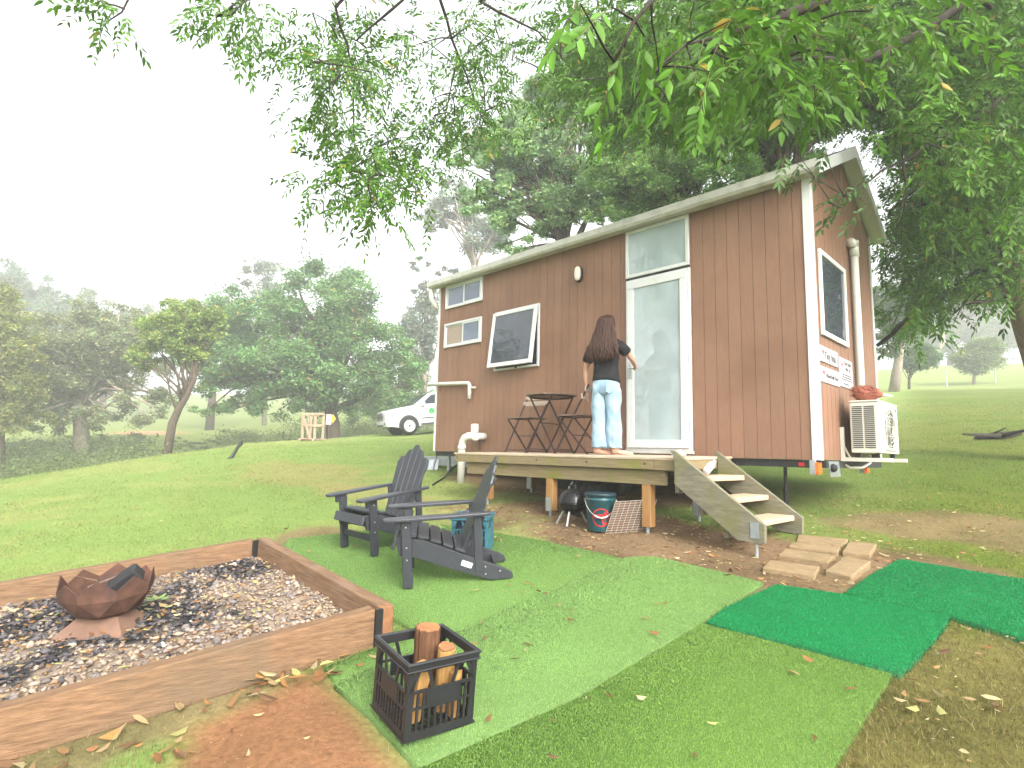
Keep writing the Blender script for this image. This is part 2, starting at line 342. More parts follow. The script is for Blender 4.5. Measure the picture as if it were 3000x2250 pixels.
def albedo(x, y):
    n1 = fbm(x*.4, y*.4, 1)[:, None]; n2 = fbm(x*2.1, y*2.1, 2)[:, None]; n3 = fbm(x*.12, y*.12, 3)[:, None]
    green = np.array([.155,.222,.060]); yel = np.array([.245,.250,.090]); shade_green = np.array([.075,.112,.014])
    t = sst(.42, .66, n1*.55+n2*.45)*.55
    c = green*(1-t)+yel*t
    s = (sst(5.2, 7.5, x+.15*(y+2))[:, None])*(1-sst(37, 43, np.hypot(x-7.7, y+5.9))[:, None])*.95  # shade of the overhanging canopy, painted into the right lawn's colour
    c = c*(1-s)+(shade_green*(1-t)+np.array([.125,.140,.026])*t)*s
    fade = np.where(x+.15*y > 5.2, sst(37, 44, np.hypot(x-7.7, y+5.9)), sst(26, 45, np.hypot(x-7.7, y+5.9)))[:, None]
    c = c*(1-fade)+(np.array([.15,.20,.055])*(1-.3*n3)+np.array([.05,.04,.01])*n2)*fade
    yp = (ell(x, y, -2.2, -1.2, 2.6, .9, 5)*.42+ell(x, y, 2.2, .8, 1.4, .5, 6)*0+ell(x, y, 1.0, -1.6, 1.5, .5, 8)*.4)[:, None]
    c = c*(1-yp)+np.array([.27,.205,.090])*yp
    # dry grass apron, lower right
    dr = (ell(x, y, 7.4, -3.6, 1.0, 2.0, 21, .3)*.9)[:, None]
    c = c*(1-dr)+(np.array([.118,.103,.034])*(.5+1.0*n2))*dr
    d = dirtmask(x, y)[:, None]
    soil = np.array([.150,.098,.060])*(.35+1.15*n2)+np.array([.03,.024,.006])*n1
    c = c*(1-d)+soil*d
    pd = (1-sst(-.10, .08, pdist(x, y, PAD)+(n2[:, 0]-.5)*.12))[:, None]
    c = c*(1-pd)+(np.array([.21,.107,.053])*(.65+.6*n2))*pd
    # gully bank: rough dark grass, bare red cut
    b = ((1-sst(-16.5, -14.2, x+.25*y*(y < 0)))*(1-sst(-40, -31, -x-0*y)*0))[:, None]*(1-sst(33, 48, np.hypot(x-7.7, y+5.9)))[:, None]
    c = c*(1-b)+(np.array([.085,.115,.036])*(.6+.8*n2))*b
    q = gred
    e = ell(x, y, q[0], q[1], 7, 2.6, 23, .3)[:, None]
    c = c*(1-e)+np.array([.40,.20,.12])*e
    return c
gred = at(420, 1277, 52)

# ------------------------------------------------------------------ ground sheet
def growth(a, b, n, s0):
    t = np.linspace(0, 1, n); k = 1.0
    lo, hi = 1e-3, 30
    L = abs(b-a)
    for _ in range(60):
        k = (lo+hi)/2; d = L*(np.expm1(k/(n-1)))/(np.expm1(k))
        if d > s0: lo = k
        else: hi = k
    return a+(b-a)*np.expm1(k*t)/np.expm1(k)
xs = np.r_[growth(0, -150, 110, .07)[:0:-1], np.linspace(0, 9.5, 150), growth(9.5, 130, 70, .07)[1:]]
ys = np.r_[growth(-6.4, -120, 50, .07)[:0:-1], np.linspace(-6.4, 2.5, 140), growth(2.5, 150, 120, .07)[1:]]
GX, GY = np.meshgrid(xs, ys); GZ = G(GX, GY)
GZ = GZ+(fbm(GX*3, GY*3, 31)-.5)*.035*(1-sst(15, 30, np.hypot(GX-5, GY+2)))+(fbm(GX*.2, GY*.2, 32)-.5)*.14*sst(14, 45, np.hypot(GX-5, GY+2))
for P in (MAT_A, MAT_B, MAT_C, MAT_D, MAT_E, PIT):
    dd = pdist(GX.ravel(), GY.ravel(), P).reshape(GX.shape); t = 1-sst(-.05, .22, dd); GZ = GZ*(1-t)+(plane(GX, GY)-.012)*t
ny, nx = GX.shape
idx = np.arange(nx*ny).reshape(ny, nx)
Fq = np.stack([idx[:-1,:-1], idx[:-1,1:], idx[1:,1:], idx[1:,:-1]], -1).reshape(-1, 4)
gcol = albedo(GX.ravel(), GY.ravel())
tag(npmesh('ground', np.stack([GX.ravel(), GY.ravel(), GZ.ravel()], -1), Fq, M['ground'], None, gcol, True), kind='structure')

# ------------------------------------------------------------------ grass, turf, litter, gravel
def blades(x, y, z, h, wd, lean, seed):
    r = np.random.default_rng(seed); n = len(x); a = r.uniform(0, 2*np.pi, n); l = r.uniform(0, 2*np.pi, n)
    la = lean*np.abs(r.normal(0, 1, n))
    B = np.stack([x, y, z], -1); s = np.stack([np.cos(a), np.sin(a), 0*a], -1)*wd[:, None]/2
    tip = B+np.stack([np.cos(l)*la*h, np.sin(l)*la*h, h], -1)
    V = np.stack([B-s, B+s, tip], 1).reshape(-1, 3)
    return V, np.arange(3*n).reshape(n, 3)
NG = 440000
rr = 1.2*np.exp(rng.uniform(0, 1, NG)**.7*math.log(30/1.2)); ta = R(134.87)+rng.uniform(-R(47), R(47), NG)
gx = CAM[0]+rr*np.cos(ta); gy = CAM[1]+rr*np.sin(ta)
dm = dirtmask(gx, gy); pdn = pdist(gx, gy, PAD)
keep = (rng.uniform(0, 1, NG) > np.clip(dm*1.0, 0, .93)) & ((pdn > .03) | (rng.uniform(0, 1, NG) < .012))
for P in (MAT_A, MAT_B, MAT_C, MAT_D, MAT_E): keep &= pdist(gx, gy, P) > -.004+.015*rng.uniform(0, 1, NG)**3
keep &= pdist(gx, gy, PIT) > .0
gx, gy, rr, dm = gx[keep], gy[keep], rr[keep], dm[keep]
gh = rng.uniform(.012, .036, len(gx))*(1-.35*dm)*(1+.0*rr); gw = .0022*(1+rr/5.0)
gh *= .55+.95*fbm(gx*3.5, gy*3.5, 71)**1.2
gh *= np.where(rng.uniform(0, 1, len(gx)) < .03, 1.9, 1)
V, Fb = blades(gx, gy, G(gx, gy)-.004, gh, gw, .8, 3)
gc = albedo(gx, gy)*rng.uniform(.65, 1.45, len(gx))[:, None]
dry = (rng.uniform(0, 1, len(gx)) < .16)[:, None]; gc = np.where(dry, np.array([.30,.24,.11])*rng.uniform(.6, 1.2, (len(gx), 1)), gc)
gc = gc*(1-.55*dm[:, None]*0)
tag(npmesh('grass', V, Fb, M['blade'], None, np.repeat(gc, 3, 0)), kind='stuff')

def turf(name, label, poly, h, col, n, pile, zoff, var=.35, seed=1, edge=.0):
    mb = MB()
    P = np.array(poly); per = []
    for i in range(len(P)):
        a, b = P[i], P[(i+1) % len(P)]; k = max(1, int(np.hypot(*(b-a))/.12))
        for j in range(k): per.append(a+(b-a)*j/k)
    per = np.array(per); per += (rng.normal(0, 1, per.shape))*edge
    z = plane(per[:,0], per[:,1])+zoff
    top = [(p[0], p[1], q+h) for p, q in zip(per, z)]; bot = [(p[0], p[1], q-.015) for p, q in zip(per, z)]
    # sheet as a fine grid is not needed: the backing is flat, the pile gives the relief
    bm = bmesh.new(); vt = [bm.verts.new(p) for p in top]; vb = [bm.verts.new(p) for p in bot]
    bm.faces.new(vt); m_ = len(vt)
    for i in range(m_): bm.faces.new((vb[i], vb[(i+1) % m_], vt[(i+1) % m_], vt[i]))
    bmesh.ops.triangulate(bm, faces=bm.faces); bm.verts.index_update()
    V0 = np.array([v.co for v in bm.verts]); F0 = np.array([[v.index for v in f.verts] for f in bm.faces]); bm.free()
    x0, y0 = P.min(0); x1, y1 = P.max(0)
    px = rng.uniform(x0, x1, n); py = rng.uniform(y0, y1, n); k = pip(px, py, poly); px, py = px[k], py[k]
    dist = np.hypot(px-CAM[0], py-CAM[1])
    V1, F1 = blades(px, py, plane(px, py)+zoff+h-.002, rng.uniform(.6, 1.15, len(px))*pile, .0016*(1+dist/2.2), .55, seed)
    n2 = fbm(px*1.3, py*1.3, seed+40)
    c1 = np.array(col)*(1+var*(rng.uniform(-1, 1, len(px))))[:, None]*(.82+.36*n2)[:, None]
    rep = 60 if edge else 26; ex_ = np.repeat(per, rep, 0)+rng.normal(0, .010, (len(per)*rep, 2)); ex_ += (np.roll(per, -1, 0)-per).repeat(rep, 0)*rng.uniform(0, 1, (len(per)*rep, 1))
    V2, F2 = blades(ex_[:,0], ex_[:,1], plane(ex_[:,0], ex_[:,1])+zoff+rng.uniform(-.004, h, len(ex_)), rng.uniform(.004, .014, len(ex_)), np.full(len(ex_), .004), 1.2, seed+9)
    c2 = np.array(col)*(rng.uniform(.02, .22, (len(ex_), 1)) if edge else rng.uniform(.15, .75, (len(ex_), 1))); F1 = np.r_[F1, F2+len(V1)]; V1 = np.r_[V1, V2]; c1 = np.r_[c1, c2]
    o = npmesh(name, np.r_[V0, V1], np.r_[F0, F1+len(V0)], M['turf'], None, np.r_[np.tile(np.array(col)*.55, (len(V0), 1)), np.repeat(c1, 3, 0)])
    return tag(o, label, 'turf mat', 'synthetic turf mats laid on the ground')
turf('turf_mat', 'light green turf strip under the two black garden chairs, beside the fire pit', MAT_A, .010, (.175,.305,.080), 190000, .009, 0, .3, 1)
turf('turf_mat', 'palest green turf strip running straight from the black crate towards the steps', MAT_B, .014, (.195,.330,.098), 170000, .009, 0, .25, 2)
turf('turf_mat', 'mid green turf strip in front of the dark green mats, lower edge of the picture', MAT_C, .010, (.165,.290,.060), 190000, .0085, 0, .26, 3)
turf('turf_mat', 'dark emerald green mat nearer the camera, touching the light turf strips', MAT_D, .018, (.014,.250,.076), 90000, .010, .002, .35, 4, .004)
turf('turf_mat', 'dark emerald green mat beyond the first, running off the right edge', MAT_E, .018, (.014,.240,.072), 110000, .010, .002, .35, 5, .004)

def leaves_mesh(name, x, y, z, size, cols, seed, mat_, up=.25):
    r = np.random.default_rng(seed); n = len(x); a = r.uniform(0, 2*np.pi, n); ln = size; wd = size*r.uniform(.16, .34, n)
    d = np.stack([np.cos(a), np.sin(a), r.normal(0, .12, n)], -1); s = np.stack([-np.sin(a), np.cos(a), r.normal(0, .35, n)], -1)
    B = np.stack([x, y, z], -1); cl = r.uniform(-.1, up, n)[:, None]*ln[:, None]*np.array([0, 0, 1.0])
    cv = r.normal(0, .12, n)[:, None]*ln[:, None]*np.stack([-np.sin(a), np.cos(a), 0*a], -1)
    pts = [B-d*ln[:, None]/2+cl, B-d*ln[:, None]*.2+s*wd[:, None]/2+cv, B+d*ln[:, None]*.2+s*wd[:, None]*.42+cv, B+d*ln[:, None]/2+cl*.6, B+d*ln[:, None]*.2-s*wd[:, None]*.42+cv, B-d*ln[:, None]*.2-s*wd[:, None]/2+cv]
    V = np.stack(pts, 1).reshape(-1, 3); i = np.arange(n)*6
    Fc = np.r_[np.stack([i, i+1, i+2, i+3], -1), np.stack([i, i+3, i+4, i+5], -1)]
    return npmesh(name, V, Fc, mat_, None, np.repeat(cols, 6, 0))
def pick(n, pal, seed):
    r = np.random.default_rng(seed); p = np.array(pal); return p[r.integers(0, len(p), n)]*r.uniform(.7, 1.25, (n, 1))
tan = [(.34,.24,.12),(.26,.15,.065),(.42,.35,.19),(.20,.095,.04),(.34,.17,.06),(.33,.32,.12),(.15,.085,.045)]
lx = []; ly = []; lz = []; ls = []
def scat(n, fx, fy, keepf, s0, s1, zf):
    x = fx(n); y = fy(n); k = keepf(x, y); x, y = x[k], y[k]; lx.append(x); ly.append(y); lz.append(zf(x, y)); ls.append(rng.uniform(s0, s1, len(x)))
U = lambda a, b: (lambda n: rng.uniform(a, b, n))
offmat = lambda x, y: np.min([pdist(x, y, P) for P in (MAT_A, MAT_B, MAT_C, MAT_D, MAT_E, PIT)], 0) > .02
onmat = lambda x, y: np.min([pdist(x, y, P) for P in (MAT_A, MAT_B, MAT_C)], 0) < -.02
scat(130, U(2.2, 7), U(-4.5, -1.8), onmat, .035, .075, lambda x, y: plane(x, y)+.030)
scat(2600, U(2, 6.8), U(-2.4, -.2), lambda x, y: offmat(x, y) & (dirtmask(x, y) > .3), .015, .06, lambda x, y: G(x, y)+.012)
scat(330, U(4.2, 5.1), U(-6.6, -4.2), lambda x, y: offmat(x, y) & (pdist(x, y, PAD) > -.03), .04, .115, lambda x, y: G(x, y)+.015)
scat(30, U(4.66, 5.0), U(-4.75, -4.35), lambda x, y: (pdist(x, y, PIT) > .03), .07, .10, lambda x, y: G(x, y)+.03)
scat(26, U(4.8, 6.2), U(-5.6, -4.4), lambda x, y: pdist(x, y, PAD) < 0, .03, .09, lambda x, y: G(x, y)+.012)
scat(900, U(4.84, 6.2), U(-6.2, -4.4), lambda x, y: pdist(x, y, PAD) < .05, .005, .016, lambda x, y: G(x, y)+.006)
scat(500, U(6.9, 8.3), U(-4.6, -1.8), offmat, .008, .03, lambda x, y: G(x, y)+.02)
scat(200, U(6.9, 8.3), U(-4.6, -1.8), offmat, .03, .085, lambda x, y: G(x, y)+.022)
scat(700, U(5.7, 8.3), U(-.3, 1.8), offmat, .012, .05, lambda x, y: G(x, y)+.012)
scat(260, U(-6, 9), U(-5, 6), offmat, .03, .07, lambda x, y: G(x, y)+.02)
scat(1500, U(2.2, 4.8), U(-6.9, -3.9), lambda x, y: pdist(x, y, PIT) < -.08, .02, .065, lambda x, y: plane(x, y)+.085)
lx, ly, lz, ls = map(np.concatenate, (lx, ly, lz, ls))
tag(leaves_mesh('fallen_leaves', lx, ly, lz, ls, pick(len(lx), tan, 5), 6, M['litter']), kind='stuff')

# gravel bed in the pit
NS = 15000
qx = rng.uniform(2.1, 4.9, NS); qy = rng.uniform(-7.0, -3.8, NS); k = pdist(qx, qy, PIT) < -.055; qx, qy = qx[k], qy[k]
bx, by = 3.46, -5.06
def burnt(x, y):
    return np.maximum(ell(x, y, bx-.05, by-.25, .95, .85, 51, .5), ell(x, y, 2.95, -4.25, .40, .35, 52, .5))*sst(.4, .55, fbm(x*3.2, y*3.2, 53)+.07)
gz = plane(qx, qy)+.055+(fbm(qx*3, qy*3, 54)-.5)*.05
sz = np.exp(rng.normal(-4.45, .42, len(qx))); sz = np.clip(sz, .005, .032)
octv = np.array([(1,0,0),(0,1,0),(-1,0,0),(0,-1,0),(0,0,1),(0,0,-1)], float)
octf = np.array([(0,1,4),(1,2,4),(2,3,4),(3,0,4),(1,0,5),(2,1,5),(3,2,5),(0,3,5)])
an = rng.uniform(0, 2*np.pi, len(qx)); st = rng.uniform(.6, 1.5, len(qx)); fl = rng.uniform(.35, .8, len(qx))
Vs = octv[None]*np.stack([sz*st, sz, sz*fl], -1)[:, None, :]; Vs = Vs+rng.normal(0, .16, Vs.shape)*sz[:, None, None]
ca, sa = np.cos(an), np.sin(an)
Vr = np.stack([Vs[...,0]*ca[:,None]-Vs[...,1]*sa[:,None], Vs[...,0]*sa[:,None]+Vs[...,1]*ca[:,None], Vs[...,2]], -1)+np.stack([qx, qy, gz+sz*.25], -1)[:, None, :]
Fs = (octf[None]+np.arange(len(qx))[:, None, None]*6).reshape(-1, 3)
sc = pick(len(qx), [(.25,.20,.16),(.31,.235,.175),(.19,.16,.145),(.30,.235,.17),(.27,.19,.125),(.15,.13,.12)], 61)
bb = burnt(qx, qy); blk = rng.uniform(0, 1, len(qx)) < bb*.93
sc = np.where(blk[:, None], np.array([.048,.044,.046])*rng.uniform(.35, 2.4, (len(qx), 1)), sc)
wht = (rng.uniform(0, 1, len(qx)) < .004)[:, None]; sc = np.where(wht, np.array([.55,.53,.48]), sc)
ux, uy = np.meshgrid(np.linspace(2.0, 4.95, 90), np.linspace(-7.1, -3.75, 100)); uz = plane(ux, uy)+.05+(fbm(ux*3, uy*3, 54)-.5)*.05
ui = np.arange(ux.size).reshape(ux.shape); uf = np.stack([ui[:-1,:-1], ui[:-1,1:], ui[1:,1:], ui[1:,:-1]], -1).reshape(-1, 4)
fc = pip(ux.ravel()[uf].mean(1), uy.ravel()[uf].mean(1), [(4.79,-3.97),(2.69,-3.83),(2.13,-7.3),(4.25,-7.3)]); uf = uf[fc]
uc = np.array([.21,.16,.12])*(.6+.8*fbm(ux.ravel()*9, uy.ravel()*9, 56))[:, None]; ub = burnt(ux.ravel(), uy.ravel())[:, None]; uc = uc*(1-ub)+.022*ub
Vall = np.r_[Vr.reshape(-1, 3), np.stack([ux.ravel(), uy.ravel(), uz.ravel()], -1)]
Ft = np.r_[uf[:, [0,1,2]], uf[:, [0,2,3]]]+len(qx)*6
tag(npmesh('gravel', Vall, np.r_[Fs, Ft], M['stone'], None, np.r_[np.repeat(sc, 6, 0), uc]), kind='stuff')

# ------------------------------------------------------------------ tiny house
H = thing('tiny_house', 'brown plank clad tiny house on a trailer, white framed windows and door, gable roof', 'tiny house', (3, 1.176, plane(3, 1.2)))
K = .5204
def zr(y): return 2.886+K*(y if y <= 1.176 else 2.352-y)
mb = MB(); poly = [(.036, .06), (.036, 0)]
for i in range(1, 43):
    g = i*.138
    if .05 < g < 5.88: poly += [(g-.0024, 0), (g-.0024, .008), (g+.0024, .008), (g+.0024, 0)]
poly += [(5.897, 0), (5.897, .06)]
mb.prism(poly, lambda u, v, w_: (u, v, w_), 0, 2.86); mb.build('wall', M['clad'], H)
mb = MB()
mb.prism([(.062,.0),(2.29,.0),(2.29,zr(2.29)-.02),(1.176,zr(1.176)-.02),(.062,zr(.062)-.02)], lambda u, v, w_: (w_, u, v), 5.90, 5.958)
yy = np.r_[.065, np.arange(.138, 2.27, .138), 2.285]
for a, b in zip(yy[:-1], yy[1:]):
    a += .003; b -= .003; P = [(a, .002), (b, .002), (b, zr(b)-.03)]
    if a < 1.176 < b: P.append((1.176, zr(1.176)-.03))
    P.append((a, zr(a)-.03)); mb.prism(P, lambda u, v, w_: (w_, u, v), 5.9585, 5.967)
mb.build('wall', M['clad'], H)
mb = MB(); mb.box(.04, 5.9, 2.29, 2.35, 0, 2.86); mb.prism([(.062,.001),(2.289,.001),(2.289,zr(2.289)-.02),(1.176,zr(1.176)-.02),(.062,zr(.062)-.02)], lambda u, v, w_: (w_, u, v), .0, .058); mb.build('wall', M['clad'], H)
mb = MB(); mb.box(.06, 5.9, .062, 2.288, .004, .06); mb.build('floor', M['chassis'], H)
# corner trims
MB().box(5.897, 5.972, -.012, .0, -.004, 2.89).box(5.9675, 5.974, .0, .062, -.004, 2.89).build('corner_trim', M['white'], H)
MB().box(-.006, .036, -.012, .06, -.004, 2.86).build('corner_trim', M['white'], H)
MB().box(5.90, 5.974, 2.291, 2.358, -.004, 2.88).build('corner_trim', M['white'], H)
# roof
rf = MB()
for sgn in (0, 1):
    f = (lambda u, v, w_: (w_, u, v)) if not sgn else (lambda u, v, w_: (w_, 2.352-u, v))
    rf.prism([(-.13, zr(-.13)), (1.1755, zr(1.1755)), (1.1755, zr(1.1755)+.055), (-.13, zr(-.13)+.055)], f, -.12, 6.11)
    for i in range(int(1.25/.076)): pass
for x in np.arange(-.10, 6.1, .19):           # ribs of the metal sheeting
    for sgn in (0, 1):
        f = (lambda u, v, w_: (w_, u, v)) if not sgn else (lambda u, v, w_: (w_, 2.352-u, v))
        rf.prism([(-.128, zr(-.128)+.056), (1.12, zr(1.12)+.056), (1.12, zr(1.12)+.075), (-.128, zr(-.128)+.075)], f, x, x+.03)
roof = rf.build('roof', M['roof'], H)
MB().prism([(1.04, zr(1.04)+.078), (1.176, zr(1.176)+.082), (1.312, zr(1.312)+.078), (1.312, zr(1.312)+.086), (1.176, zr(1.176)+.094), (1.04, zr(1.04)+.086)], lambda u, v, w_: (w_, u, v), -.12, 6.13).build('ridge_cap', M['black'], roof)
for sgn in (0, 1):
    f = (lambda u, v, w_: (w_, u, v)) if not sgn else (lambda u, v, w_: (w_, 2.352-u, v))
    MB().prism([(-.175, zr(-.175)-.045), (1.1755, zr(1.1755)-.045), (1.1755, zr(1.1755)+.088), (-.175, zr(-.175)+.088)], f, 6.112, 6.132).build('barge_board', M['white'], H)
    MB().prism([(-.12, zr(-.12)-.012), (1.1755, zr(1.1755)-.012), (1.1755, zr(1.1755)-.003), (-.12, zr(-.12)-.003)], f, 5.976, 6.111).build('soffit', M['white'], H)
    MB().prism([(-.175, zr(-.175)-.045), (1.1755, zr(1.1755)-.045), (1.1755, zr(1.1755)+.088), (-.175, zr(-.175)+.088)], f, -.142, -.122).build('barge_board', M['white'], H)
gp = [(-.062,2.905),(-.062,2.80),(-.155,2.80),(-.178,2.83),(-.178,2.912),(-.170,2.912),(-.168,2.835),(-.150,2.808),(-.068,2.808),(-.068,2.905)]
gut = MB().prism(gp, lambda u, v, w_: (w_, u, v), -.15, 6.085).prism([(-.062,2.905),(-.062,2.80),(-.155,2.80),(-.178,2.83),(-.178,2.905)], lambda u, v, w_: (w_, u, v), -.153, -.1505).prism([(-.062,2.905),(-.062,2.80),(-.155,2.80),(-.178,2.83),(-.178,2.905)], lambda u, v, w_: (w_, u, v), 6.0855, 6.088).build('gutter', M['trimgrey'], H)
MB().box(-.1, 6.10, -.060, -.001, 2.815, 2.84).build('eave_lining', M['trimgrey'], H)
# left end downpipe from the gutter
MB().tube([(-.10,-.11,2.80),(-.10,-.11,2.62),(-.07,-.03,2.50),(-.05,.06,2.46)], .04, 12).build('downpipe', M['pvc'], H, True)
def frame_xz(mb, x0, x1, z0, z1, w_, y0, y1):
    mb.box(x0, x1, y0, y1, z1-w_, z1).box(x0, x1, y0, y1, z0, z0+w_).box(x0, x0+w_, y0, y1, z0+w_, z1-w_).box(x1-w_, x1, y0, y1, z0+w_, z1-w_); return mb
def slider(x0, x1, z0, z1, blind):
    fr = frame_xz(MB(), x0, x1, z0, z1, .034, -.032, -.001).build('window', M['white'], H, bevel=.003)
    xm = (x0+x1)/2+.02
    s = frame_xz(MB(), xm-.02, x1-.035, z0+.035, z1-.035, .026, -.028, -.012).build('sash', M['white'], fr, bevel=.002)
    s2 = frame_xz(MB(), x0+.035, xm+.0, z0+.035, z1-.035, .02, -.010, -.003).build('sash', M['white'], fr, bevel=.002)
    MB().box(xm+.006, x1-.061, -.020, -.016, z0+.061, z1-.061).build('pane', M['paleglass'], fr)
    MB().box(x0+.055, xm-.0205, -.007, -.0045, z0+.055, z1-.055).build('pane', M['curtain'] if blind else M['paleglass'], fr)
slider(.195, 1.126, 2.401, 2.804, False); slider(.195, 1.126, 1.729, 2.141, True)
# awning window, pushed open
fr = frame_xz(MB(), 1.446, 2.364, 1.229, 2.142, .030, -.034, -.001).build('window', M['white'], H, bevel=.003)
MB().box(1.477, 2.333, -.010, -.002, 1.26, 2.111).build('dark_interior_panel', M['acdark'], fr)  # flat dark panel, its colour stands for the unlit room behind the sash
th = math.atan2(.105, .845); Ms = Matrix.Translation((0, -.040, 2.112)) @ Matrix.Rotation(-th, 4, 'X')
sa_ = MB(); L_ = .86
for q in ((1.45,2.36,-.055,0),(1.45,2.36,-L_,-L_+.06),(1.45,1.508,-L_+.06,-.055),(2.302,2.36,-L_+.06,-.055)): sa_.box(q[0], q[1], -.034, 0, q[2], q[3], Ms)
sa_.build('sash', M['white'], fr, bevel=.003)
MB().box(1.508, 2.302, -.020, -.014, -L_+.06, -.055, Ms).build('pane', M['glass'], fr)
MB().tube([(1.93,-.05,1.262),(1.93,-.11,1.275)], .008, 6).box(1.915, 1.945, -.045, -.034, 1.232, 1.262).build('stay', M['black'], fr)
# transom + door
fr = frame_xz(MB(), 3.82, 4.672, 2.195, 2.806, .040, -.034, -.001).build('window', M['white'], H, bevel=.003)
MB().box(3.86, 4.632, -.016, -.008, 2.235, 2.766).build('pane', M['frost'], fr)
MB().box(3.82, 4.672, -.02, -.001, 2.166, 2.194).build('door_head', M['chassis'], H)
fr = frame_xz(MB(), 3.820, 4.678, .065, 2.165, .026, -.024, -.001).build('door', M['white'], H, bevel=.002)
frame_xz(MB(), 3.848, 4.650, .093, 2.137, .092, -.046, -.004).build('door_leaf', M['white'], fr, bevel=.004)
MB().box(3.940, 4.558, -.030, -.022, .185, 2.045).build('pane', M['frost'], fr)
MB().box(3.885, 3.925, -.056, -.0465, .93, 1.13).tube([(3.905,-.056,1.045),(3.905,-.095,1.045),(4.03,-.095,1.045)], .011, 8).build('handle', M['silver'], fr, bevel=.002)
for z in (.35, 1.1, 1.85): MB().tube([(4.664,-.034,z-.05),(4.664,-.034,z+.05)], .010, 8).build('hinge', M['silver'], fr)
MB().box(3.80, 4.69, -.03, -.001, .03, .0645).build('door_sill', M['trimgrey'], H)
# window on the gable end
def frame_yz(mb, y0, y1, z0, z1, w_, x0, x1):
    mb.box(x0, x1, y0, y1, z1-w_, z1).box(x0, x1, y0, y1, z0, z0+w_).box(x0, x1, y0, y0+w_, z0+w_, z1-w_).box(x0, x1, y1-w_, y1, z0+w_, z1-w_); return mb
fr = frame_yz(MB(), .148, 1.046, 1.23, 2.117, .05, 5.969, 5.998).build('window', M['white'], H, bevel=.003)
MB().box(5.970, 5.980, .198, .996, 1.28, 2.067).build('pane', M['glass'], fr)
# trailer
tr = MB().box(.02, 5.95, .03, .09, -.078, -.004).box(.02, 5.95, 2.24, 2.30, -.078, -.004)
for x in np.arange(.3, 5.8, .62): tr.box(x, x+.05, .0905, 2.2395, -.07, -.01)
tr.box(5.93, 5.985, .0905, 2.2395, -.075, -.006)
tr.build('trailer_chassis', M['chassis'], H)
for y in (.28, 2.05):
    for x in (2.55, 3.35):
        wl = MB().lathe([(.20,-.10),(.30,-.09),(.335,-.05),(.335,.05),(.30,.09),(.20,.10)], (x, y, -.30), 24, Matrix.Rotation(R(90), 4, 'X')).build('wheel', M['rubber'], H, True)
        MB().lathe([(.02,-.07),(.19,-.075),(.20,-.04),(.20,.04),(.19,.075),(.02,.07)], (x, y, -.30), 24, Matrix.Rotation(R(90), 4, 'X')).build('rim', M['galv'], wl)
MB().box(-1.35, 1.0, .56, .66, -.26, -.10).build('drawbar', M['galv'], H, bevel=.005)
MB().box(-1.35, 1.0, 1.66, 1.76, -.26, -.10).build('drawbar', M['galv'], H, bevel=.005)
jw = MB().tube([(-.10,.42,.0),(-.10,.42,-.50)], .03, 12).tube([(-.10,.42,.0),(-.02,.36,.02),(-.02,.34,.1)], .01, 6).build('jockey_stand', M['galv'], H)
MB().lathe([(.03,-.03),(.09,-.03),(.10,0),(.09,.03),(.03,.03)], (-.10, .42, -.52), 16, Matrix.Rotation(R(90), 4, 'X')).build('wheel', M['rubber'], jw, True)
MB().prism([(-.06,-.36),(.05,-.36),(.11,-.50),(-.11,-.50)], lambda u, v, w_: (-.10+u, w_, v), .30, .36).build('foot_plate', M['galv'], jw)
MB().tube([(5.53,.32,-.075),(5.53,.32,-.30)], .018, 8).tube([(5.53,.32,-.30),(5.53,.32,plane(5.5,.3))], .026, 8).build('stabiliser_leg', M['black'], H)
MB().box(.42, .50, .2, .3, -.14, -.004).build('bracket', M['rubber'], H)
for y0 in (-.06, 1.68):
    tl = MB().box(5.90, 5.945, y0-.05, y0+.0, -.135, -.0045).build('tail_light_bracket', M['galv'], H)
    MB().box(5.946, 5.975, y0-.045, y0+.055, -.13, -.03).box(5.9455, 5.95, y0-.05, y0+.06, -.14, -.025).build('tail_light', M['amber'], tl, bevel=.006)
MB().box(5.76, 5.81, .02, .03, -.065, -.03).build('side_marker', M['red'], H)
MB().prism([(.14,-.012),(.47,-.012),(.52,-.16),(.19,-.16)], lambda u, v, w_: (w_, u, v), 5.986, 5.994).build('mud_flap', M['galv'], H)
MB().lathe([(.004,-.04),(.03,-.028),(.04,0),(.03,.028),(.004,.04)], (6.01, .22, -.075), 16).build('tow_plug', M['rubber'], H, True)

# things fixed to the house
t = thing('wall_lamp', 'oval bulkhead lamp with pale diffuser on the plank wall left of the door', 'wall lamp', (3.075, 0, 2.42))
def oval(w_, h_, n=28): return [(w_*math.copysign(abs(math.cos(a))**.75, math.cos(a)), h_*math.copysign(abs(math.sin(a))**.85, math.sin(a))) for a in np.linspace(0, 2*np.pi, n, endpoint=False)]
MB().prism(oval(.056, .108), lambda u, v, w_: (3.075+u, w_, 2.42+v), -.045, -.001).build('base', M['black'], t, bevel=.004)
rings = [[(3.075+u*s, y, 2.42+v*s) for u, v in oval(.047, .098)] for s, y in ((1,-.045),(1,-.062),(.9,-.074),(.6,-.08))]
MB().loft(rings).build('diffuser', M['lampdif'], t, True)
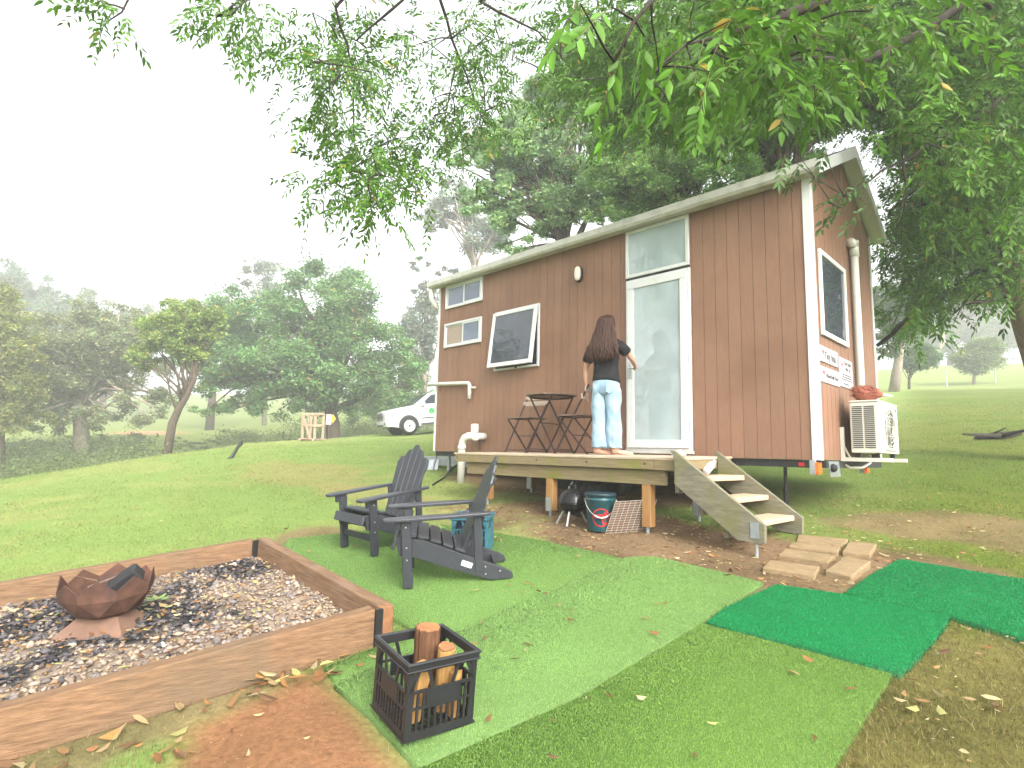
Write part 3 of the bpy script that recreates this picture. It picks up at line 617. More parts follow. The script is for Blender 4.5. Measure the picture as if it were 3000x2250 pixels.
# air conditioner on its bracket
t = thing('air_conditioner', 'cream outdoor air conditioner unit bracketed to the gable end', 'air conditioner', (6.2, 1.0, .07))
AX0, AX1, AY0, AY1, AZ0, AZ1 = 6.075, 6.335, .60, 1.40, .078, .605
MB().box(AX0, AX1, AY0+.004, AY1, AZ0, AZ1-.02).box(AX0-.006, AX1+.004, AY0-.004, AY1+.006, AZ1-.0195, AZ1).build('casing', M['acwhite'], t, bevel=.012, seg=2)
lv = MB()
for i in range(22):
    z = AZ0+.05+i*.0195
    for a, b in ((AX0+.022, AX0+.112), (AX0+.128, AX0+.218)): lv.box(a, b, AY0-.001, AY0+.003, z, z+.0095)
lv.build('louvres', M['acdark'], t)
fg = MB()
n = 40; 
fg.lathe([(.002,.0),(.20,.0),(.20,.006),(.002,.006)], (AX1+.001, AY0+.42, (AZ0+AZ1)/2-.01), 40, Matrix.Rotation(R(90), 4, 'Y'))
fan = fg.build('fan_opening', M['acdark'], t)
gr = MB()
for z in np.arange(AZ0+.075, AZ1-.07, .1): gr.box(AX1+.008, AX1+.012, AY0+.17, AY0+.70, z, z+.006)
for y in np.arange(AY0+.20, AY0+.70, .16): gr.box(AX1+.0125, AX1+.016, y, y+.006, AZ0+.06, AZ1-.06)
for r_ in (.06,.10,.14,.18,.205): gr.tube([(AX1+.010, AY0+.42+r_*math.cos(a), (AZ0+AZ1)/2-.01+r_*math.sin(a)) for a in np.linspace(0, 2*np.pi, 33)], .003, 4, False)
gr.box(AX1+.002, AX1+.008, AY0+.17, AY0+.185, AZ0+.05, AZ1-.05).box(AX1+.002, AX1+.02, AY0+.2, AY0+.66, AZ0+.035, AZ0+.055)
gr.build('fan_grille', M['acwhite'], t)
MB().box(AX1+.001, AX1+.004, AY1-.12, AY1-.06, AZ1-.075, AZ1-.055).build('maker_badge', M['ink'], t)
for y in (.66, 1.30):
    MB().box(5.968, 6.005, y-.02, y+.02, -.01, .34).box(6.0055, 6.42, y-.02, y+.02, -.008, .032).prism([(6.005,.10),(6.005,.15),(6.06,.032),(6.04,.032)], lambda u, v, w_: (u, w_, v), y-.006, y+.006).build('bracket', M['acwhite'], t, bevel=.003)
    for x in (6.12, 6.29): MB().box(x-.02, x+.02, y-.02, y+.02, .0325, .0775).build('foot', M['rubber'], t)
MB().tube([(6.18,.85,.09),(6.18,.85,-.02),(6.12,.80,-.07),(6.02,.76,-.075),(5.96,.72,-.03)], .014, 8).build('hose', M['pvc'], t, True)
MB().tube([(6.0,1.34,.50),(6.10,1.34,.50)], .02, 8).build('pipe_cover', M['acwhite'], t)
# spiky ornament on the unit
t = thing('echidna_ornament', 'rust red spiky echidna ornament with white snout on the air conditioner', 'ornament', (6.2, .72, AZ1))
bx_, by_, bz_ = 6.215, .74, AZ1+.074
ax = Vector((.86, .51, 0)).normalized(); sdx = Vector((-ax.y, ax.x, 0))
rings = []
for s, r_ in ((-.135,.012),(-.12,.045),(-.08,.07),(-.03,.078),(.03,.070),(.08,.052),(.115,.034),(.135,.018)):
    rings.append([Vector((bx_, by_, bz_-.004))+ax*s+sdx*r_*math.cos(a)+Vector((0, 0, r_*.9*math.sin(a))) for a in np.linspace(0, 2*np.pi, 14, endpoint=False)])
MB().loft(rings).build('body', M['echid'], t, True)
sp = MB()
for i in range(260):
    s = rng.uniform(-.13, .095); a = rng.uniform(-.35, math.pi+.35); r_ = .076*math.sqrt(max(.05, 1-(s/.15)**2))
    o = Vector((bx_, by_, bz_))+ax*s+sdx*r_*.9*math.cos(a)+Vector((0, 0, r_*.85*math.sin(a)))
    d = (sdx*math.cos(a)+Vector((0, 0, math.sin(a)))-ax*1.5).normalized()
    sp.tube([o, o+d*rng.uniform(.035, .065)], [.0055, .001], 4)
sp.build('spikes', M['echid'], t)
MB().tube([Vector((bx_, by_, bz_-.01))+ax*.12, Vector((bx_, by_, bz_-.014))+ax*.165, Vector((bx_, by_, bz_-.022))+ax*.225], [.024,.016,.007], 10).build('snout', M['pvc'], t, True)
for s in (-.06, .06): MB().tube([Vector((bx_, by_, bz_-.05))+ax*s, Vector((bx_, by_, AZ1+.001))+ax*s], .014, 8).build('foot', M['echid'], t)
# vent pipes
t = thing('vent_pipe', 'tall white vent pipe up the gable end above the air conditioner', 'pipe', (6.02, 1.34, .62))
MB().tube([(6.02,1.34,-.0),(6.02,1.34,2.46)], .041, 16).build('pipe', M['pvc'], t, True)
MB().tube([(6.02,1.34,2.34),(6.02,1.34,2.52)], .052, 16).tube([(6.025,1.34,2.48),(6.015,1.22,2.48)], .052, 16).build('cowl', M['pvc'], t, True)
t = thing('waste_pipe', 'thin white pipe bent over the left corner of the plank wall', 'pipe', (.9, -.06, .82))
MB().tube([(-.16,-.05,1.125),(.2,-.06,1.118),(.86,-.06,1.085),(.915,-.06,1.075),(.935,-.06,1.045),(.94,-.06,.83)], .031, 14).build('pipe', M['pvc'], t, True)
MB().tube([(.95,-.06,1.01),(1.07,-.05,1.00)], .017, 10).build('stub', M['pvc'], t, True)
zb = g1(1.05, -.28)
t = thing('drain_pipe', 'fat white drain pipe with swan neck standing beside the deck end', 'pipe', (1.05, -.28, zb))
MB().tube([(1.06,-.28,zb-.05),(1.06,-.28,.08),(1.075,-.28,.15),(1.12,-.28,.21),(1.19,-.27,.235),(1.25,-.22,.235),(1.26,-.12,.235),(1.26,-.002,.235)], .056, 18).build('pipe', M['pvc'], t, True)
MB().tube([(1.06,-.28,.03),(1.06,-.28,.09)], .063, 18).build('collar', M['pvc'], t, True)
MB().lathe([(.03,-.03),(.075,-.03),(.085,0),(.075,.03),(.03,.03)], (1.25,-.20,.235), 20, Matrix.Rotation(R(60), 4, 'Y')).build('collar', M['pvc'], t, True)
MB().box(1.205, 1.30, -.245, -.16, .29, .42).build('inlet', M['pvc'], t, bevel=.01)
t = thing('garden_tap', 'small tap on a copper pipe low on the plank wall', 'tap', (1.18, -.03, .03))
MB().tube([(1.175,-.025,.03),(1.175,-.025,.21)], .008, 8).tube([(1.175,-.001,.05),(1.175,-.03,.05)], .012, 8).build('pipe', M['rust'], t)
MB().lathe([(.004,-.012),(.03,-.012),(.034,0),(.03,.012),(.004,.012)], (1.175,-.045,.215), 14, Matrix.Rotation(R(90), 4, 'X')).build('handle', M['pinkink'], t)
# signs
def text(name, s, size, loc, rot, m, parent, ext=.0008, align='CENTER'):
    c = bpy.data.curves.new(name, 'FONT'); c.body = s; c.size = size; c.extrude = ext; c.align_x = align; c.align_y = 'CENTER'
    o = bpy.data.objects.new('tmp_text', c); COL.objects.link(o); bpy.context.view_layer.update()
    me = bpy.data.meshes.new_from_object(o.evaluated_get(bpy.context.evaluated_depsgraph_get())); bpy.data.objects.remove(o)
    me.transform(Matrix.Translation(loc) @ rot); me.materials.clear(); me.materials.append(m)
    q = bpy.data.objects.new(name, me); COL.objects.link(q); return par(q, parent)
RX = Matrix(((0,0,1,0),(1,0,0,0),(0,1,0,0),(0,0,0,1)))     # text x->+Y, y->+Z, normal +X
def balloon(mb, y, z, s):
    for dy in (-.35, .35): mb.prism([(y+dy*s+.36*s*math.cos(a), z+.25*s+.36*s*math.sin(a)) for a in np.linspace(0, 2*np.pi, 14, endpoint=False)], lambda u, v, w_: (w_, u, v), 5.9795+.0004*(dy > 0), 5.9802+.0004*(dy > 0))
    mb.prism([(y-.66*s, z+.1*s), (y+.66*s, z+.1*s), (y, z-.75*s)], lambda u, v, w_: (w_, u, v), 5.9795, 5.9810)
    mb.box(5.9795, 5.9803, y-.05*s, y+.05*s, z-1.35*s, z-.76*s); mb.box(5.9795, 5.9803, y-.2*s, y+.2*s, z-1.65*s, z-1.36*s)
def signboard(label, y0, y1, z0, z1):
    t = thing('sign', label, 'sign', (5.972, (y0+y1)/2, z0), 'white signs on the gable end')
    MB().box(5.968, 5.979, y0, y1, z0, z1).build('board', M['sign'], t, bevel=.002); return t
t = signboard('upper left white sign under the gable window, reading Tiny Inja 1', .052, .67, .961, 1.121)
mb = MB(); balloon(mb, .165, 1.056, .040); mb.build('emblem', M['pinkink'], t)
text('lettering', 'Tiny Inja 1', .105, (5.980, .435, 1.032), RX, M['ink'], t)
t = signboard('lower left white sign below the house name, one line of small print', .047, .69, .758, .915)
mb = MB(); balloon(mb, .165, .850, .040); mb.build('emblem', M['pinkink'], t)
text('lettering', 'Please Bolt Door', .058, (5.980, .44, .832), RX, M['ink'], t)
t = signboard('upright white sign beside the other two, nearest the vent pipe', .705, 1.195, .776, 1.09)
mb = MB(); balloon(mb, .80, 1.012, .036); mb.build('emblem', M['pinkink'], t)
text('lettering', 'Eco Tank\nNo. 1a', .062, (5.980, 1.01, 1.01), RX, M['ink'], t)
mb = MB()
for i in range(3):
    y_ = .78+.02*(i != 2)
    while y_ < 1.14-.02*(i == 0):
        w_ = rng.uniform(.02, .06); mb.box(5.9795, 5.9801, y_, y_+w_, .905-i*.026, .917-i*.026); y_ += w_+.014
mb.box(5.9795, 5.9801, .83, 1.02, .808, .818); mb.build('small_print', M['ink'], t)
# ------------------------------------------------------------------ deck
ZD = lambda y: .015+.024*y
D = thing('timber_deck', 'low timber deck on stumps along the front of the tiny house', 'deck', (3.6, -.6, plane(3.6, -.6)))
def ybox(mb, x0, x1, y0, y1, h0, h1):        # box following the fall of the deck (heights relative to the deck top)
    V = [(x, y, ZD(y)+h) for h in (h0, h1) for y in (y0, y1) for x in (x0, x1)]
    return mb.add(V, [(0,2,3,1),(4,5,7,6),(0,1,5,4),(2,6,7,3),(0,4,6,2),(1,3,7,5)])
mb = MB()
for i in range(9):
    y0 = -1.205+i*.1295
    a, b = (2.0, 5.135)
    ybox(mb, a, b, y0, y0+.1245, -.022, rng.uniform(-.001, .0008))
mb.build('decking', M['decktop'], D, bevel=.002)
ybox(MB(), 2.02, 4.90, -1.2, -1.155, -.114, -.0225).build('fascia_board', M['deck'], D, bevel=.003)
ybox(MB(), 4.903, 5.128, -1.203, -1.158, -.118, -.0225).build('fascia_board', M['deck'], D, bevel=.003)
ybox(MB(), 5.083, 5.126, -1.154, -.05, -.114, -.0225).build('fascia_board', M['deck'], D, bevel=.003)
ybox(MB(), 2.02, 2.065, -1.154, -.05, -.114, -.0225).build('fascia_board', M['deck'], D, bevel=.003)
for i, x in enumerate(np.arange(2.5, 5.0, .42)): ybox(MB(), x, x+.045, -1.154, -.05, -.113, -.0225).build('joist', M['deck'], D)
ybox(MB(), 2.20, 4.985, -1.150, -1.105, -.258, -.119).build('bearer', M['deck'], D, bevel=.003)
ybox(MB(), 2.20, 4.985, -.28, -.235, -.258, -.119).build('bearer', M['deck'], D)
for i, x in enumerate((2.06, 2.75, 3.43, 4.12, 4.80)): MB().lathe([(.001,-.002),(.010,-.002),(.010,.002),(.001,.002)], (x, -1.2015, ZD(-1.2)-.062), 10, Matrix.Rotation(R(90), 4, 'X')).build('bolt', M['black'], D)
for i, (x, y) in enumerate([(2.50,-1.1),(3.53,-1.12),(4.735,-1.12),(2.45,-.26),(3.53,-.26),(4.90,-.42)]):
    zg = plane(x, y)
    p = ybox(MB(), x, x+.092, y-.046 if y > -1 else y-.03, y+.046 if y > -1 else y+.062, (zg+.06)-ZD(y), -.2585 if y != -.42 else -.115).build('post', M['post'], D, bevel=.004)
    f = -.050 if y > -1 else -.034
    if i != 2: MB().box(x+.004, x+.075, y+f, y+f+.0035, zg+.055, zg+.20).build('post_bracket', M['galv'], p)
    MB().tube([(x+.046, y, zg-.05), (x+.046, y, zg+.062)], .017, 8).build('post_foot', M['galv'], p)
# ------------------------------------------------------------------ steps
S = thing('timber_steps', 'three tread timber steps with sloping side boards at the right end of the deck', 'steps', (5.5, -.8, plane(5.5, -.8)))
sp_ = [(5.095,.052),(5.137,.052),(5.911,-.522),(5.908,-.664),(5.865,-.672),(5.692,-.662),(5.137,-.245),(5.137,.0)]
MB().prism(sp_, lambda u, v, w_: (u, w_, v), -1.262, -1.216).build('side_board', M['string'], S, bevel=.003)
MB().prism([(u, v+.006) for u, v in sp_], lambda u, v, w_: (u, w_, v), -.40, -.356).build('side_board', M['string'], S, bevel=.003)
for x, z in ((5.405,-.165),(5.625,-.335),(5.845,-.502)): MB().box(x-.235, x, -1.2155, -.4005, z-.046, z).build('tread', M['tread'], S, bevel=.004)
for x, z in ((5.17,-.215),(5.39,-.385),(5.61,-.552)): MB().box(x-.05, x-.012, -1.2155, -.4005, z-.11, z+.0).build('riser', M['string'], S)
MB().box(5.80, 5.868, -1.2665, -1.2625, -.63, -.505).build('step_bracket', M['galv'], S)
for y in (-1.24, -.378): MB().tube([(5.835, y, plane(5.83, y)-.05), (5.835, y, -.66)], .014, 8).build('step_foot', M['galv'], S)
def bottle(label, x, y, z, tilt):
    t = thing('plastic_bottle', label, 'bottle', (x, y, z)); Mx = Matrix.Rotation(tilt, 4, 'X')
    pr_ = [(.028,0),(.034,.01),(.034,.05),(.031,.06),(.034,.07),(.034,.12),(.030,.14),(.014,.17),(.013,.185)]
    MB().lathe(pr_, (x, y, z), 14, Mx).build('body', M['plastic'], t, True)
    MB().lathe([(.015,.183),(.016,.186),(.016,.203),(.002,.204)], (x, y, z), 12, Mx).build('cap', M['white'], t, True)
bottle('crumpled clear plastic bottle lying on the top step tread by the front side board', 5.33, -1.05, -.13, R(-62))
bottle('clear plastic bottle lying at the deck edge above the top step tread', 5.05, -1.10, ZD(-1.08)+.034, R(-90))
# ------------------------------------------------------------------ bistro set
def place(o, x, y, z, rz): o.location = (x, y, z); o.rotation_euler = (0, 0, rz); return o
def bistro_chair(label, x, y, rz):
    t = thing('folding_chair', label, 'folding chair', (0, 0, 0), 'folding chairs of the bistro set')
    for s in (-.19, .19): MB().bar((s,-.235,.0), (s,.245,.80), .022, .010, (0,1,0)).build('leg', M['ironbrown'], t)
    for s in (-.168, .168): MB().bar((s,.215,.0), (s,-.215,.435), .022, .010, (0,1,0)).build('leg', M['ironbrown'], t)
    fr_ = MB()
    for yv, zv in ((-.215,.03),(.205,.022)): fr_.tube([(-.17,yv,zv),(.17,yv,zv)], .006, 6)
    fr_.tube([(-.18,.0,.22),(.18,.0,.22)], .006, 6).tube([(-.18,-.19,.44),(.18,-.19,.44)], .007, 6).bar((-.155,-.2,.442),(-.155,.14,.442),.02,.008).bar((.155,-.2,.442),(.155,.14,.442),.02,.008)
    fr_.build('stretcher', M['ironbrown'], t)
    for i in range(7): MB().box(-.20, .20, -.215+i*.055, -.215+i*.055+.044, .447, .461).build('seat_slat', M['slat'], t, bevel=.003)
    for z in (.635, .72): 
        y_ = -.235+.48*z/.80+.012
        MB().box(-.215, .215, y_-.006, y_+.008, z, z+.062).build('backrest_slat', M['slatpale'], t, bevel=.003)
    return place(t, x, y, ZD(y), rz)
bistro_chair('folding chair with its back to the plank wall, left of the bistro table', 2.50, -.36, R(4))
bistro_chair('folding chair on the right of the bistro table, partly behind the woman', 3.50, -.50, R(-88))
t = thing('bistro_table', 'folding slatted bistro table with crossed dark legs on the deck', 'table', (0, 0, 0))
for i in range(8):
    y0 = -.30+i*.0755; ym = max(abs(y0), abs(y0+.066)); hw = math.sqrt(max(.012, .31**2-ym**2))*1.0; hw = min(hw+.03, .30)
    MB().box(-hw, hw, y0, y0+.066, .715, .732).build('top_slat', M['slat'], t, bevel=.003)
MB().tube([(.27*math.cos(a), .27*math.sin(a), .704) for a in np.linspace(0, 2*np.pi, 29)], .010, 6, False).build('rim', M['ironbrown'], t)
for s in (-.20, .20): MB().bar((-.235,s,0), (.19,s,.70), .022, .010, (1,0,0)).build('leg', M['ironbrown'], t)
for s in (-.176, .176): MB().bar((.235,s,0), (-.19,s,.70), .022, .010, (1,0,0)).build('leg', M['ironbrown'], t)
for q in ([(-.21,-.2,.05),(-.21,.2,.05)],[(.21,-.176,.05),(.21,.176,.05)],[(0,-.2,.37),(0,.2,.37)]): MB().tube(q, .006, 6).build('stretcher', M['ironbrown'], t)
place(t, 3.02, -.50, ZD(-.5), 0)

# ------------------------------------------------------------------ garden chairs
def adirondack(label, x, y, face, sc=1.0, sticker=False):
    """local frame: -y is the way the chair faces, origin between the front legs on the ground"""
    t = thing('adirondack_chair', label, 'garden chair', (0, 0, 0), 'charcoal garden chairs')
    w_ = .262
    for s in (-1, 1):
        x0 = s*w_
        l = MB().box(min(x0, x0-s*.034), max(x0, x0-s*.034), -.035, .037, 0, .497).build('front_leg', M['adir'], t, bevel=.005)
        for z in (.45, .30, .21): MB().lathe([(.001,-.002),(.006,-.002),(.006,.002),(.001,.002)], (x0+s*.0005, .0, z), 8, Matrix.Rotation(R(90), 4, 'Y')).build('screw', M['screw'], l)
        poly = [(-.075,.335),(-.06,.365),(.12,.340),(.30,.262),(.46,.19),(.72,.085),(.78,.05),(.79,.012),(.775,0),(.62,.0),(.30,.115),(.06,.21),(-.06,.235)]
        a, b = (x0-s*.036, x0-s*.062)
        r_ = MB().prism(poly, lambda u, v, w2: (w2, u, v), min(a, b), max(a, b)).build('side_rail', M['adir'], t, bevel=.004)
        for u, v in ((.58,.105),(.58,.05),(.69,.065)): MB().lathe([(.001,-.003),(.006,-.003),(.006,.002),(.001,.002)], (x0-s*.0345, u, v), 8, Matrix.Rotation(R(90), 4, 'Y')).build('screw', M['screw'], r_)
        if sticker and s > 0: MB().box(x0-.0358, x0-.0342, -.042, .042, -.020, .020, Matrix.Translation((0,.44,.135)) @ Matrix.Rotation(R(-23), 4, 'X')).build('sticker', M['white'], r_)
        xi = x0-s*.030
        MB().box(min(xi, xi-s*.03), max(xi, xi-s*.03), .50, .565, .07, .50).build('rear_leg', M['adir'], t, bevel=.005)
        arm = [(-.15,-.035),(-.165,-.01),(-.165,.02),(-.15,.05),(-.05,.062),(.25,.055),(.60,.030),(.63,.02),(.63,-.02),(.58,-.03),(.1,-.045)]
        MB().prism(arm, lambda u, v, w2: (x0+s*(v-.015), u, w2), .4975, .522).build('arm', M['adir'], t, bevel=.006, seg=2)
        MB().box(min(x0, x0-s*.03), max(x0, x0-s*.03), -.075, -.0355, .435, .497).build('arm_bracket', M['adir'], t, bevel=.004)
    MB().box(-.228, .228, -.012, .012, .12, .175).build('stretcher', M['adir'], t, bevel=.004)
    for i, (u, v) in enumerate(((-.055,.372),(.035,.368),(.125,.350),(.215,.316),(.305,.276),(.395,.236))):
        an = (R(-52), R(-2), R(-9), R(-21), R(-24), R(-24))[i]
        if i == 0: MB().box(-.232, .232, -.045, .04, -.012, .012, Matrix.Translation((0,-.088,.325)) @ Matrix.Rotation(R(68), 4, 'X')).build('seat_slat', M['adir'], t, bevel=.005)
        else: MB().box(-.232, .232, -.041, .041, -.011, .011, Matrix.Translation((0,u,v+.006)) @ Matrix.Rotation(an, 4, 'X')).build('seat_slat', M['adir'], t, bevel=.005)
    th_ = math.atan2(.335, .74); Mb = Matrix.Translation((0,.385,.155)) @ Matrix.Rotation(-th_, 4, 'X')
    for i in range(5):
        k = i-2; h = (.70,.775,.82,.775,.70)[i]; wb, wt = .066, .088
        pb = [(k*.070-wb/2, 0), (k*.070+wb/2, 0), (k*.0935+wt/2, h-(.055 if k > 0 else 0)), (k*.0935+(wt/2-.03 if k > 0 else -(wt/2-.03) if k < 0 else .02), h), (k*.0935-(.02 if k == 0 else (wt/2-.005) if k > 0 else 0)*1.0, h+(.0)), (k*.0935-wt/2, h-(.055 if k < 0 else 0))]
        if k == 0: pb = [(-wb/2,0),(wb/2,0),(wt/2,h-.03),(.02,h),(-.02,h),(-wt/2,h-.03)]
        elif k > 0: pb = [(k*.070-wb/2,0),(k*.070+wb/2,0),(k*.0935+wt/2,h-.07),(k*.0935+.01,h-.01),(k*.0935-wt/2,h)]
        else: pb = [(k*.070-wb/2,0),(k*.070+wb/2,0),(k*.0935+wt/2,h),(k*.0935-.01,h-.01),(k*.0935-wt/2,h-.07)]
        MB().prism(pb, lambda u, v, w2: tuple(Mb @ Vector((u, w2, v))), -.011, .011).build('back_slat', M['adir'], t, bevel=.004)
    for v in (.12, .40, .62): MB().box(-.20, .20, .0115, .034, v, v+.06, Mb).build('back_rail', M['adir'], t, bevel=.004)
    MB().box(-.20, .20, .566, .588, .44, .495).build('cross_rail', M['adir'], t, bevel=.004)
    MB().box(-.198, .198, .66, .68, .03, .075).build('cross_rail', M['adir'], t, bevel=.004)
    fx, fy = face; an = math.atan2(fy, fx)+math.pi/2
    # ground falls: lean the chair with it
    nrm = Vector((.04, -.125, 1)).normalized(); q = Vector((0, 0, 1)).rotation_difference(nrm).to_matrix().to_4x4()
    t.matrix_basis = Matrix.Translation((x, y, plane(x, y)+.021)) @ q @ Matrix.Rotation(an, 4, 'Z') @ Matrix.Scale(sc, 4)
    return t
adirondack('charcoal garden chair nearer the camera, seen side on, with small label on its rail', 4.07, -3.30, (-.6, -.8), .96, True)
adirondack('charcoal garden chair farther from the camera, its slatted back facing the fire pit', 3.14, -3.18, (.05, -1), .96)

# ------------------------------------------------------------------ milk crates
def milk_crate(name, label, m, Mw, h=.298, w_=.33, panel=True):
    t = thing(name, label, 'milk crate', (0, 0, 0))
    def wb(mb, x0, x1, y0, y1, z0, z1): return mb.box(x0, x1, y0, y1, z0, z1)
    a = w_/2
    rim = MB()
    for (x0, x1, y0, y1) in ((-a,a,-a,-a+.014),(-a,a,a-.014,a),(-a,-a+.014,-a+.0141,a-.0141),(a-.014,a,-a+.0141,a-.0141)):
        rim.box(x0, x1, y0, y1, h-.040, h)
    for (x0, x1, y0, y1) in ((-a-.006,a+.006,-a-.006,-a-.0002),(-a-.006,a+.006,a+.0002,a+.006),(-a-.006,-a-.0002,-a,a),(a+.0002,a+.006,-a,a)):
        rim.box(x0, x1, y0, y1, h-.010, h+.0005); rim.box(x0, x1, y0, y1, h-.034, h-.027)
    rim.build('rim', m, t, bevel=.003)
    b = a-.006
    for i in range(4):
        Rz = Matrix.Rotation(R(90)*i, 4, 'Z'); mb = MB()
        for x in np.linspace(-b+.05, b-.05, 9): mb.box(x-.005, x+.005, -b, -b+.007, .03, h-.115 if panel or True else h, Rz)
        for z, hh in ((.115,.008),(h-.120,.010)): mb.box(-b+.02, b-.02, -b-.003, -b+.007, z, z+hh, Rz)
        for s in (-1, 1):
            mb.prism([(s*.035,h-.115),(s*.05,h-.115),(s*.075,h-.04),(s*.06,h-.04)], lambda u, v, w2: tuple(Rz @ Vector((u, w2, v))), -b, -b+.006)
            mb.prism([(s*.155,h-.115),(s*.14,h-.115),(s*.105,h-.04),(s*.12,h-.04)], lambda u, v, w2: tuple(Rz @ Vector((u, w2, v))), -b, -b+.006)
        if panel: mb.box(-.075, .075, -b-.004, -b-.0001, h-.185, h-.112, Rz)
        mb.box(-b+.02, b-.02, -b-.002, -b+.008, .006, .032, Rz)
        mb.build('side_grid', m, t)
        c = MB().box(-b, -b+.03, -b, -b+.012, .0, h-.0405, Rz).box(-b, -b+.012, -b+.0121, -b+.03, .0, h-.0405, Rz).build('corner_post', m, t, bevel=.002)
    base = MB()
    for x in np.linspace(-b+.012, b-.012, 9): base.box(x-.005, x+.005, -b+.01, b-.01, .004, .011)
    for y in np.linspace(-b+.012, b-.012, 9): base.box(-b+.01, b-.01, y-.005, y+.005, .0112, .017)
    for (x0, x1, y0, y1) in ((-a,a,-a,-b),(-a,a,b,a),(-a,-b-.0001,-b,b),(b+.0001,a,-b,b)): base.box(x0, x1, y0, y1, .0, .008)
    base.build('base', m, t)
    t.matrix_basis = Mw
    return t
Mc = Matrix.Translation((5.621,-4.314,-1.122)) @ Matrix(((1,0,.079,0),(0,1,-.011,0),(-.079,.011,1,0),(0,0,0,1))) @ Matrix.Rotation(1.412, 4, 'Z')
milk_crate('milk_crate', 'black plastic milk crate holding split firewood on the turf', M['crate'], Mc)
def log(label, x, y, r_, z0, z1, lean, prof, m, kind):
    t = thing('firewood', label, 'firewood', (0, 0, 0), 'firewood in the black crate')
    n = len(prof); rings = []
    for k, s in enumerate(np.linspace(0, 1, 7)):
        z = z0+(z1-z0)*s; rings.append([(x+lean[0]*s+r_*p*math.cos(2*math.pi*i/n)*(1+rng.normal(0,.03)), y+lean[1]*s+r_*p*math.sin(2*math.pi*i/n)*(1+rng.normal(0,.03)), z+(rng.normal(0,.003) if k in (6,) else 0)) for i, p in enumerate(prof)])
    MB().loft(rings).build('wood', m, t, bevel=.002)
    if kind: MB().loft([[((q[0]-x-lean[0])*.93+x+lean[0], (q[1]-y-lean[1])*.93+y+lean[1], z1+dz+.004) for q in rings[-1]] for dz in (-.002, .004)]).build('cut_end', M['logend'], t)
    t.matrix_basis = Mc.copy(); return t
pr1 = [1,.98,1.02,.95,1,.9,.97,1.04,1,.96,.9,.99]
pr1 = [1+.05*math.sin(i*2.3)+(.045 if i % 3 == 0 else 0)-(.10 if i in (5,6) else 0) for i in range(30)]
log('thick firewood billet with rough bark, tallest in the black crate', .045, .07, .055, .02, .325, (.0,.012), pr1, M['bark'], True)
log('pale split firewood billet in front of the bark covered one', .075, -.02, .050, .02, .272, (.0,.0), [1,.97,.99,1.02,.9,.66,.58,.55,.57,.60,.70,.92,1.02,.96,1,.98,1.01,1], M['log'], True)
log('thin split firewood stick leaning at the crate corner', -.075, -.06, .040, .02, .255, (.03,-.02), [1,.55,.5,1,.6,1,.6,.8], M['log'], False)
log('yellowish split firewood stick deep in the crate', .09, -.105, .032, .02, .20, (.0,.0), [1,.6,1,.6,.9,.7], M['log'], False)
Mc2 = Matrix.Translation((3.88,-2.50, plane(3.88,-2.5)+.02)) @ Matrix.Rotation(R(2), 4, 'X') @ Matrix.Rotation(R(38), 4, 'Z')
milk_crate('milk_crate', 'teal milk crate full of dark blue cloth behind the nearer garden chair', M['bluecrate'], Mc2, panel=False)
t = thing('tarpaulin', 'crumpled dark blue tarpaulin stuffed in the teal crate', 'tarpaulin', (0,0,0))
r3 = np.random.default_rng(4); rings = []
for s, z in ((.85,.03),(.95,.12),(.98,.20),(1.0,.26),(.9,.29),(.6,.32),(.2,.325)):
    rings.append([(.14*s*math.copysign(abs(math.cos(a))**.5, math.cos(a))*(1+r3.normal(0,.05)), .14*s*math.copysign(abs(math.sin(a))**.5, math.sin(a))*(1+r3.normal(0,.05)), z+r3.normal(0,.014)) for a in np.linspace(0, 2*np.pi, 26, endpoint=False)])
MB().loft(rings).build('cloth', mat('dark_blue_tarp', (.03,.035,.07), .45, .4, 12, bump=.5), t); t.matrix_basis = Mc2.copy()

# ------------------------------------------------------------------ fire pit
t = thing('fire_pit_edging', 'rectangular fire pit edging of brown hardwood sleepers', 'fire pit edging', (3.7, -5, plane(3.7, -5)))
def sl(a, b, m, w_=.09, h=.215): return MB().bar((a[0], a[1], plane(*a)+.2-h/2), (b[0], b[1], plane(*b)+.2-h/2), w_, h).build('sleeper', m, t, bevel=.008, seg=2)
sl((4.79,-4.045),(4.18,-7.4), M['sleeper'])
s1 = sl((4.80,-3.985),(2.64,-3.835), M['sleeperx'], .092, .225)
sl((2.625,-3.89),(2.06,-7.3), M['sleeper'])
z_ = plane(4.82,-3.99)
MB().bar((4.801,-3.985,z_+.085),(4.832,-3.987,z_+.085),.094,.226).build('sawn_end', M['sawn'], s1, bevel=.012, seg=2)
for x, y in ((4.845,-4.046),(2.695,-3.905)): MB().box(x-.012, x+.006, y-.022, y+.022, plane(x, y)-.05, plane(x, y)+.20).build('steel_post', M['black'], t)
t = thing('fire_bowl', 'rusty faceted steel fire bowl with jagged rim in the gravel pit', 'fire bowl', (3.45, -5.06, plane(3.45,-5.06)+.06))
c = Vector((3.45,-5.055, plane(3.45,-5.05)+.055))
def ring(r_, z, n, off=0, zz=None): return [c+Vector((r_*math.cos(2*math.pi*(k+off)/n), r_*math.sin(2*math.pi*(k+off)/n), z+(zz[k % len(zz)] if zz else 0))) for k in range(n)]
tilt = Matrix.Translation(c) @ Matrix.Rotation(R(4), 4, (1,.2,0)) @ Matrix.Translation(-c)
n = 8; mb = MB()
r0 = ring(.080,.068,n); r1 = ring(.176,.108,n,.5); r2 = ring(.240,.205,n); tr_ = ring(.248,.258,n); pk_ = ring(.240,.322,n,.5,[0,.012,-.012,.006])
Vb = [tilt @ p for p in r0+r1+r2+tr_+pk_]; Fb_ = [tuple(range(n))[::-1]]
